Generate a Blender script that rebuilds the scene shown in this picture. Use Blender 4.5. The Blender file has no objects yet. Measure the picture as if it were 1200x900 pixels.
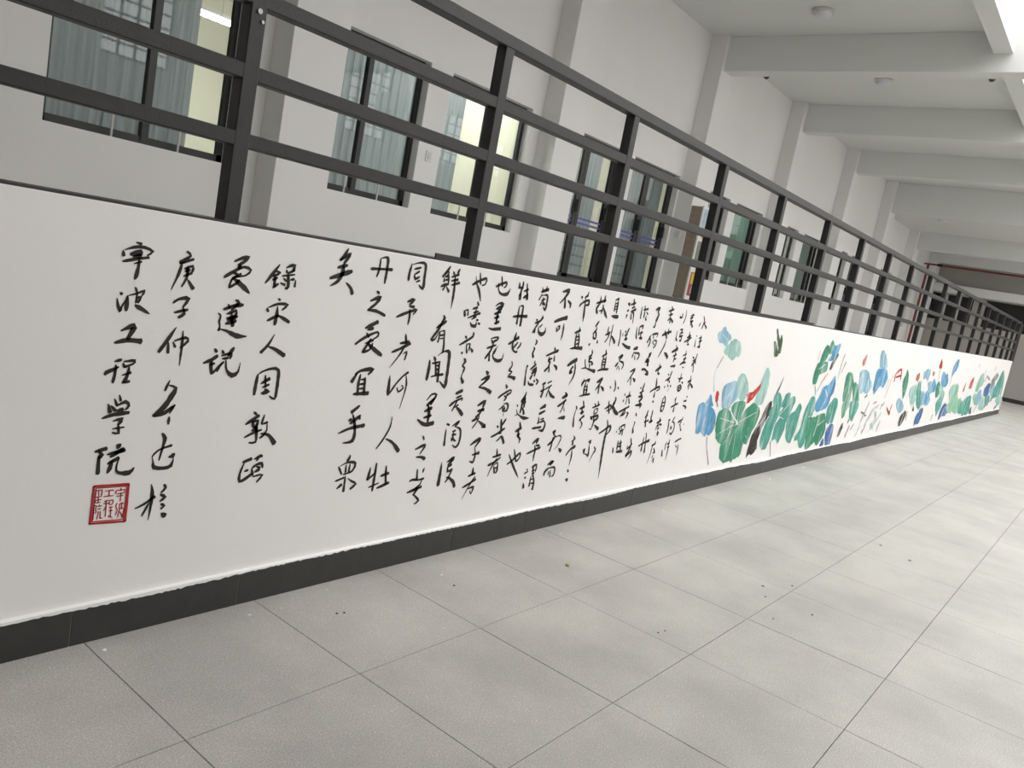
import bpy, bmesh, math, random
from mathutils import Matrix, Vector
random.seed(7)
S = bpy.context.scene
COL = S.collection

# ---------------------------------------------------------------- camera
cam_d = bpy.data.cameras.new('camera'); cam = bpy.data.objects.new('camera', cam_d); COL.objects.link(cam)
ROT = ((0.61129469, 0.00254353, -0.79139897), (-0.7689696, 0.23831703, -0.5932038), (0.18709502, 0.97118408, 0.14763783))
cam.matrix_world = Matrix.Translation((0, 0, 1.5)) @ Matrix(ROT).to_4x4()
cam_d.sensor_fit = 'HORIZONTAL'; cam_d.sensor_width = 36.0; cam_d.lens = 933.4265 * 36 / 1200
cam_d.clip_start = 0.05; cam_d.clip_end = 300
S.camera = cam

# ---------------------------------------------------------------- sky, exposure
world = bpy.data.worlds.new('overcast_sky'); S.world = world; world.use_nodes = True
bg = world.node_tree.nodes['Background']
bg.inputs['Color'].default_value = (1.0, 0.988, 0.98, 1)
bg.inputs['Strength'].default_value = 1.75
S.view_settings.view_transform = 'Standard'
try: S.view_settings.look = 'None'
except Exception: pass
S.view_settings.gamma = 1
S.view_settings.use_curve_mapping = False
S.view_settings.exposure = 0.8

# ---------------------------------------------------------------- materials
def lin(c):
    return tuple(((v/255.0)/12.92 if v/255.0 <= 0.04045 else ((v/255.0+0.055)/1.055)**2.4) for v in c) + (1.0,)

def mat(name, rgb, rough=0.6, var=0.06, scale=6.0, bump=0.0, bscale=60.0, metal=0.0, stretch=(1, 1, 1), spec=0.5):
    m = bpy.data.materials.new(name); m.use_nodes = True
    nt = m.node_tree; N = nt.nodes; L = nt.links; b = N['Principled BSDF']
    c = lin(rgb)
    tc = N.new('ShaderNodeTexCoord'); mp = N.new('ShaderNodeMapping'); mp.inputs['Scale'].default_value = stretch
    L.new(tc.outputs['Object'], mp.inputs['Vector'])
    no = N.new('ShaderNodeTexNoise'); no.inputs['Scale'].default_value = scale; no.inputs['Detail'].default_value = 5
    L.new(mp.outputs[0], no.inputs['Vector'])
    mx = N.new('ShaderNodeMix'); mx.data_type = 'RGBA'
    mx.inputs[6].default_value = tuple(max(0, v*(1-var*2)) for v in c[:3]) + (1,)
    mx.inputs[7].default_value = tuple(min(1, v*(1+var*2)) for v in c[:3]) + (1,)
    L.new(no.outputs['Fac'], mx.inputs[0]); L.new(mx.outputs[2], b.inputs['Base Color'])
    b.inputs['Roughness'].default_value = rough; b.inputs['Metallic'].default_value = metal
    b.inputs['Specular IOR Level'].default_value = spec
    if bump:
        n2 = N.new('ShaderNodeTexNoise'); n2.inputs['Scale'].default_value = bscale; n2.inputs['Detail'].default_value = 4
        L.new(mp.outputs[0], n2.inputs['Vector'])
        bp = N.new('ShaderNodeBump'); bp.inputs['Strength'].default_value = bump; bp.inputs['Distance'].default_value = 0.01
        L.new(n2.outputs['Fac'], bp.inputs['Height']); L.new(bp.outputs[0], b.inputs['Normal'])
    return m

def terrazzo():
    m = bpy.data.materials.new('terrazzo'); m.use_nodes = True
    nt = m.node_tree; N = nt.nodes; L = nt.links; b = N['Principled BSDF']
    ge = N.new('ShaderNodeNewGeometry')
    def noise(sc, det, rough=0.5):
        n = N.new('ShaderNodeTexNoise'); n.inputs['Scale'].default_value = sc; n.inputs['Detail'].default_value = det
        n.inputs['Roughness'].default_value = rough
        L.new(ge.outputs['Position'], n.inputs['Vector']); return n
    def ramp(src, p0, c0, p1, c1):
        r = N.new('ShaderNodeValToRGB'); r.color_ramp.elements[0].position = p0; r.color_ramp.elements[0].color = c0
        r.color_ramp.elements[1].position = p1; r.color_ramp.elements[1].color = c1
        L.new(src, r.inputs[0]); return r
    big = ramp(noise(1.6, 6, 0.6).outputs['Fac'], 0.36, lin((172, 170, 165)), 0.62, lin((190, 188, 182)))
    sp = ramp(noise(210, 2).outputs['Fac'], 0.35, (0.62, 0.62, 0.62, 1), 0.65, (1.3, 1.3, 1.28, 1))
    vo = N.new('ShaderNodeTexVoronoi'); vo.inputs['Scale'].default_value = 75
    L.new(ge.outputs['Position'], vo.inputs['Vector'])
    vr = ramp(vo.outputs['Distance'], 0.10, (1.3, 1.3, 1.28, 1), 0.24, (1, 1, 1, 1))
    a = N.new('ShaderNodeMix'); a.data_type = 'RGBA'; a.blend_type = 'MULTIPLY'; a.inputs[0].default_value = 0.6
    L.new(big.outputs[0], a.inputs[6]); L.new(sp.outputs[0], a.inputs[7])
    c = N.new('ShaderNodeMix'); c.data_type = 'RGBA'; c.blend_type = 'MULTIPLY'; c.inputs[0].default_value = 1
    L.new(a.outputs[2], c.inputs[6]); L.new(vr.outputs[0], c.inputs[7])
    L.new(c.outputs[2], b.inputs['Base Color'])
    rr = N.new('ShaderNodeMapRange'); rr.inputs['To Min'].default_value = 0.38; rr.inputs['To Max'].default_value = 0.62
    L.new(noise(3, 4).outputs['Fac'], rr.inputs[0]); L.new(rr.outputs[0], b.inputs['Roughness'])
    return m

def glass(name, tint, transp=0.75):
    m = bpy.data.materials.new(name); m.use_nodes = True
    nt = m.node_tree; N = nt.nodes; L = nt.links
    for n in list(N):
        if n.type == 'BSDF_PRINCIPLED': N.remove(n)
    out = [n for n in N if n.type == 'OUTPUT_MATERIAL'][0]
    tr = N.new('ShaderNodeBsdfTransparent'); tr.inputs[0].default_value = lin(tint)
    gl = N.new('ShaderNodeBsdfGlossy'); gl.inputs['Roughness'].default_value = 0.02; gl.inputs[0].default_value = (1, 1, 1, 1)
    fr = N.new('ShaderNodeFresnel'); fr.inputs[0].default_value = 1.5
    ad = N.new('ShaderNodeMath'); ad.operation = 'MULTIPLY'; ad.inputs[1].default_value = 1.5; ad.use_clamp = True
    L.new(fr.outputs[0], ad.inputs[0])
    ge = N.new('ShaderNodeNewGeometry'); iv = N.new('ShaderNodeMath'); iv.operation = 'SUBTRACT'; iv.inputs[0].default_value = 1; L.new(ge.outputs['Backfacing'], iv.inputs[1])
    mu_ = N.new('ShaderNodeMath'); mu_.operation = 'MULTIPLY'; L.new(ad.outputs[0], mu_.inputs[0]); L.new(iv.outputs[0], mu_.inputs[1])
    mx = N.new('ShaderNodeMixShader'); L.new(mu_.outputs[0], mx.inputs[0]); L.new(tr.outputs[0], mx.inputs[1]); L.new(gl.outputs[0], mx.inputs[2])
    L.new(mx.outputs[0], out.inputs[0])
    return m

def emit(name, rgb, st):
    m = bpy.data.materials.new(name); m.use_nodes = True
    b = m.node_tree.nodes['Principled BSDF']; b.inputs['Base Color'].default_value = lin(rgb)
    b.inputs['Emission Color'].default_value = lin(rgb); b.inputs['Emission Strength'].default_value = st
    return m

def paint(name, rgb, var=0.16, dry=0.5):
    """brush-laid wall paint: streaks of the colour thinned with white, dry where the brush ran out"""
    m = bpy.data.materials.new(name); m.use_nodes = True
    nt = m.node_tree; N = nt.nodes; L = nt.links; b = N['Principled BSDF']; out = [n for n in N if n.type == 'OUTPUT_MATERIAL'][0]
    b.inputs['Roughness'].default_value = 0.75; b.inputs['Specular IOR Level'].default_value = 0.2
    ge = N.new('ShaderNodeNewGeometry'); mp = N.new('ShaderNodeMapping'); mp.inputs['Rotation'].default_value = (0, 0.35, 0); mp.inputs['Scale'].default_value = (1, 1, 0.3)
    L.new(ge.outputs['Position'], mp.inputs[0])
    def noise(sc, det):
        n = N.new('ShaderNodeTexNoise'); n.inputs['Scale'].default_value = sc; n.inputs['Detail'].default_value = det; L.new(mp.outputs[0], n.inputs['Vector']); return n
    c = lin(rgb); r = N.new('ShaderNodeValToRGB'); e = r.color_ramp.elements
    e[0].position = 0.33; e[0].color = tuple(v*(1-var*1.6) for v in c[:3])+(1,)
    e[1].position = 0.72; e[1].color = tuple(v+(0.82-v)*0.55 for v in c[:3])+(1,)
    k = e.new(0.52); k.color = c
    L.new(noise(9, 4).outputs['Fac'], r.inputs[0]); L.new(r.outputs[0], b.inputs['Base Color'])
    d = N.new('ShaderNodeMapRange'); d.inputs['From Min'].default_value = 0.54; d.inputs['From Max'].default_value = 0.70; d.inputs['To Max'].default_value = dry
    L.new(noise(26, 6).outputs['Fac'], d.inputs[0])
    tr = N.new('ShaderNodeBsdfTransparent'); mx = N.new('ShaderNodeMixShader')
    L.new(d.outputs[0], mx.inputs[0]); L.new(b.outputs[0], mx.inputs[1]); L.new(tr.outputs[0], mx.inputs[2]); L.new(mx.outputs[0], out.inputs[0])
    return m

def cloth(name, rgb):
    m = mat(name, rgb, 0.9, 0.14, 9, stretch=(5, 1, 0.25)); nt = m.node_tree; N = nt.nodes; L = nt.links
    b = N['Principled BSDF']; out = [n for n in N if n.type == 'OUTPUT_MATERIAL'][0]
    t = N.new('ShaderNodeBsdfTranslucent'); mx = N.new('ShaderNodeMixShader'); mx.inputs[0].default_value = 0.45
    L.new(b.inputs['Base Color'].links[0].from_socket, t.inputs[0]); L.new(b.outputs[0], mx.inputs[1]); L.new(t.outputs[0], mx.inputs[2]); L.new(mx.outputs[0], out.inputs[0])
    return m

M = dict(
    wall=mat('white_wall_paint', (232, 231, 229), 0.75, 0.015, 1.6, 0.08, 45),
    mural_wall=mat('smooth_white_wall_paint', (242, 240, 238), 0.6, 0.012, 1.2, 0.06, 30),
    ceiling=mat('ceiling_paint', (220, 221, 218), 0.85, 0.015, 1.2),
    dark_wall=mat('grey_far_wall_paint', (170, 166, 160), 0.85, 0.03, 2),
    joint=mat('grey_baseboard_joint', (112, 110, 106), 0.8, 0.05, 20),
    terrazzo=terrazzo(), grout=mat('grout', (92, 88, 82), 0.9, 0.1, 20),
    black_tile=mat('black_baseboard_tile', (52, 51, 50), 0.42, 0.14, 14, 0.05, 80),
    black_stone=mat('black_coping_stone', (46, 43, 42), 0.5, 0.1, 20),
    steel=mat('black_painted_steel', (33, 32, 33), 0.42, 0.2, 22, 0.12, 120),
    frame=mat('black_window_frame', (34, 34, 35), 0.4, 0.08, 10),
    bolt=mat('zinc_bolt', (170, 168, 164), 0.35, 0.05, 30, metal=0.8),
    curtain=cloth('grey_blue_curtain', (162, 170, 180)),
    green_curtain=cloth('green_curtain', (118, 156, 148)),
    glass=glass('window_glass', (236, 242, 240)),
    room=mat('cream_room_paint', (230, 226, 212), 0.8, 0.02, 2),
    lamp=emit('lamp_tube', (255, 252, 240), 60.0),
    lampbody=mat('lamp_white_plastic', (212, 212, 218), 0.4, 0.02, 5),
    plastic=mat('white_plastic', (225, 224, 220), 0.4, 0.02, 5),
    white_steel=mat('white_painted_steel', (205, 200, 196), 0.4, 0.03, 9),
    red_pipe=mat('red_pipe_paint', (118, 44, 46), 0.5, 0.06, 9),
    brown=mat('brown_board_side', (152, 138, 122), 0.6, 0.15, 12),
    yellow=mat('poster_yellow', (206, 180, 66), 0.5, 0.12, 14),
    red=mat('poster_red', (158, 66, 56), 0.5, 0.2, 18),
    poster_blue=mat('poster_pale_blue', (168, 190, 205), 0.5, 0.15, 12),
    poster_green=mat('poster_grey_green', (118, 124, 112), 0.5, 0.25, 22),
    stripe=mat('violet_door_stripe', (88, 84, 150), 0.5, 0.03, 9),
    grey=mat('pale_grey_panel', (165, 162, 156), 0.6, 0.05, 5),
    chip=mat('white_paint_drip', (246, 246, 244), 0.6, 0.01, 5),
    leaf=mat('yellow_leaf', (150, 138, 40), 0.7, 0.15, 90),
    dark=mat('dark_opening', (26, 26, 27), 0.6, 0.1, 5),
    ink=mat('black_brush_ink', (44, 41, 39), 0.55, 0.2, 60, stretch=(1, 1, 0.4), spec=0.3),
    seal=mat('seal_red', (176, 52, 56), 0.65, 0.14, 70, spec=0.2),
)
PAINT = dict(green=paint('mural_leaf_green', (74, 152, 120)), teal=paint('mural_teal', (92, 168, 152)),
    paleteal=paint('mural_pale_teal', (164, 203, 196), 0.1), paleblue=paint('mural_pale_blue', (146, 190, 210), 0.12),
    blue=paint('mural_blue', (96, 162, 204)), deepblue=paint('mural_deep_blue', (74, 112, 168)), red=paint('mural_red', (200, 70, 58)),
    orange=paint('mural_orange', (190, 112, 72)), ink=paint('mural_ink', (74, 66, 64), 0.3), gray=paint('mural_grey', (150, 148, 146)),
    darkgray=paint('mural_dark_grey', (98, 100, 98), 0.2), palegray=paint('mural_pale_grey', (208, 210, 210), 0.05),
    tan=paint('mural_tan', (182, 168, 150), 0.1), olive=paint('mural_olive_green', (84, 106, 78), 0.25), palegreen=paint('mural_pale_green', (150, 198, 168), 0.12),
    vein=paint('mural_white_vein', (216, 230, 224), 0.05))

# ---------------------------------------------------------------- helpers
def link(name, me, m, parent=None):
    o = bpy.data.objects.new(name, me); COL.objects.link(o)
    if m is not None and not me.materials: me.materials.append(m)
    if parent is not None: o.parent = parent
    return o

class MB:
    def __init__(s): s.v = []; s.f = []
    def box(s, x0, x1, y0, y1, z0, z1):
        n = len(s.v)
        s.v += [(x, y, z) for z in (z0, z1) for y in (y0, y1) for x in (x0, x1)]
        s.f += [tuple(n+i for i in q) for q in ((0, 2, 3, 1), (4, 5, 7, 6), (0, 1, 5, 4), (2, 6, 7, 3), (0, 4, 6, 2), (1, 3, 7, 5))]
        return s
    def cyl(s, p0, p1, r, n=12, r1=None):
        p0 = Vector(p0); p1 = Vector(p1); d = (p1-p0).normalized(); r1 = r if r1 is None else r1
        a = d.orthogonal().normalized(); b = d.cross(a); k = len(s.v)
        for p, rr in ((p0, r), (p1, r1)):
            for i in range(n):
                t = 2*math.pi*i/n; s.v.append(tuple(p + a*math.cos(t)*rr + b*math.sin(t)*rr))
        for i in range(n):
            j = (i+1) % n; s.f.append((k+i, k+j, k+n+j, k+n+i))
        s.f.append(tuple(k+i for i in reversed(range(n)))); s.f.append(tuple(k+n+i for i in range(n)))
        return s
    def build(s, name, m, parent=None, bevel=0.0, smooth=False, label=None, origin=None):
        me = bpy.data.meshes.new(name)
        o0 = Vector(origin) if origin else Vector((0, 0, 0))
        me.from_pydata([tuple(Vector(v)-o0) for v in s.v], [], s.f)
        if bevel:
            bm = bmesh.new(); bm.from_mesh(me); bmesh.ops.bevel(bm, geom=bm.edges[:], offset=bevel, segments=1, affect='EDGES'); bm.to_mesh(me); bm.free()
        me.update()
        if smooth:
            for p in me.polygons: p.use_smooth = len(p.vertices) == 4
        o = link(name, me, m, parent); o.location = o0
        if label: o['label'] = label
        return o

def empty(name, loc=(0, 0, 0)):
    o = bpy.data.objects.new(name, None); COL.objects.link(o); o.location = loc; o.empty_display_size = 0.1
    return o
def keep(child, root):   # parent while keeping world coordinates
    child.parent = root; child.matrix_parent_inverse = Matrix.Translation(root.location).inverted(); return child
def struct(o): o['kind'] = 'structure'; return o
def tag(o, label, cat, group=None):
    o['label'] = label; o['category'] = cat
    if group: o['group'] = group
    return o
def holes(mb, x0, x1, y0, y1, z0, z1, hs):   # a wall along X with rectangular holes
    xs = sorted({x0, x1} | {h[0] for h in hs} | {h[1] for h in hs}); zs = sorted({z0, z1} | {h[2] for h in hs} | {h[3] for h in hs})
    for i in range(len(xs)-1):
        run = None
        for k in range(len(zs)-1):
            xm = (xs[i]+xs[i+1])/2; zm = (zs[k]+zs[k+1])/2
            hole = any(h[0] < xm < h[1] and h[2] < zm < h[3] for h in hs)
            if not hole: run = (run[0] if run else zs[k], zs[k+1])
            if hole and run: mb.box(xs[i], xs[i+1], y0, y1, *run); run = None
        if run: mb.box(xs[i], xs[i+1], y0, y1, *run)

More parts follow.
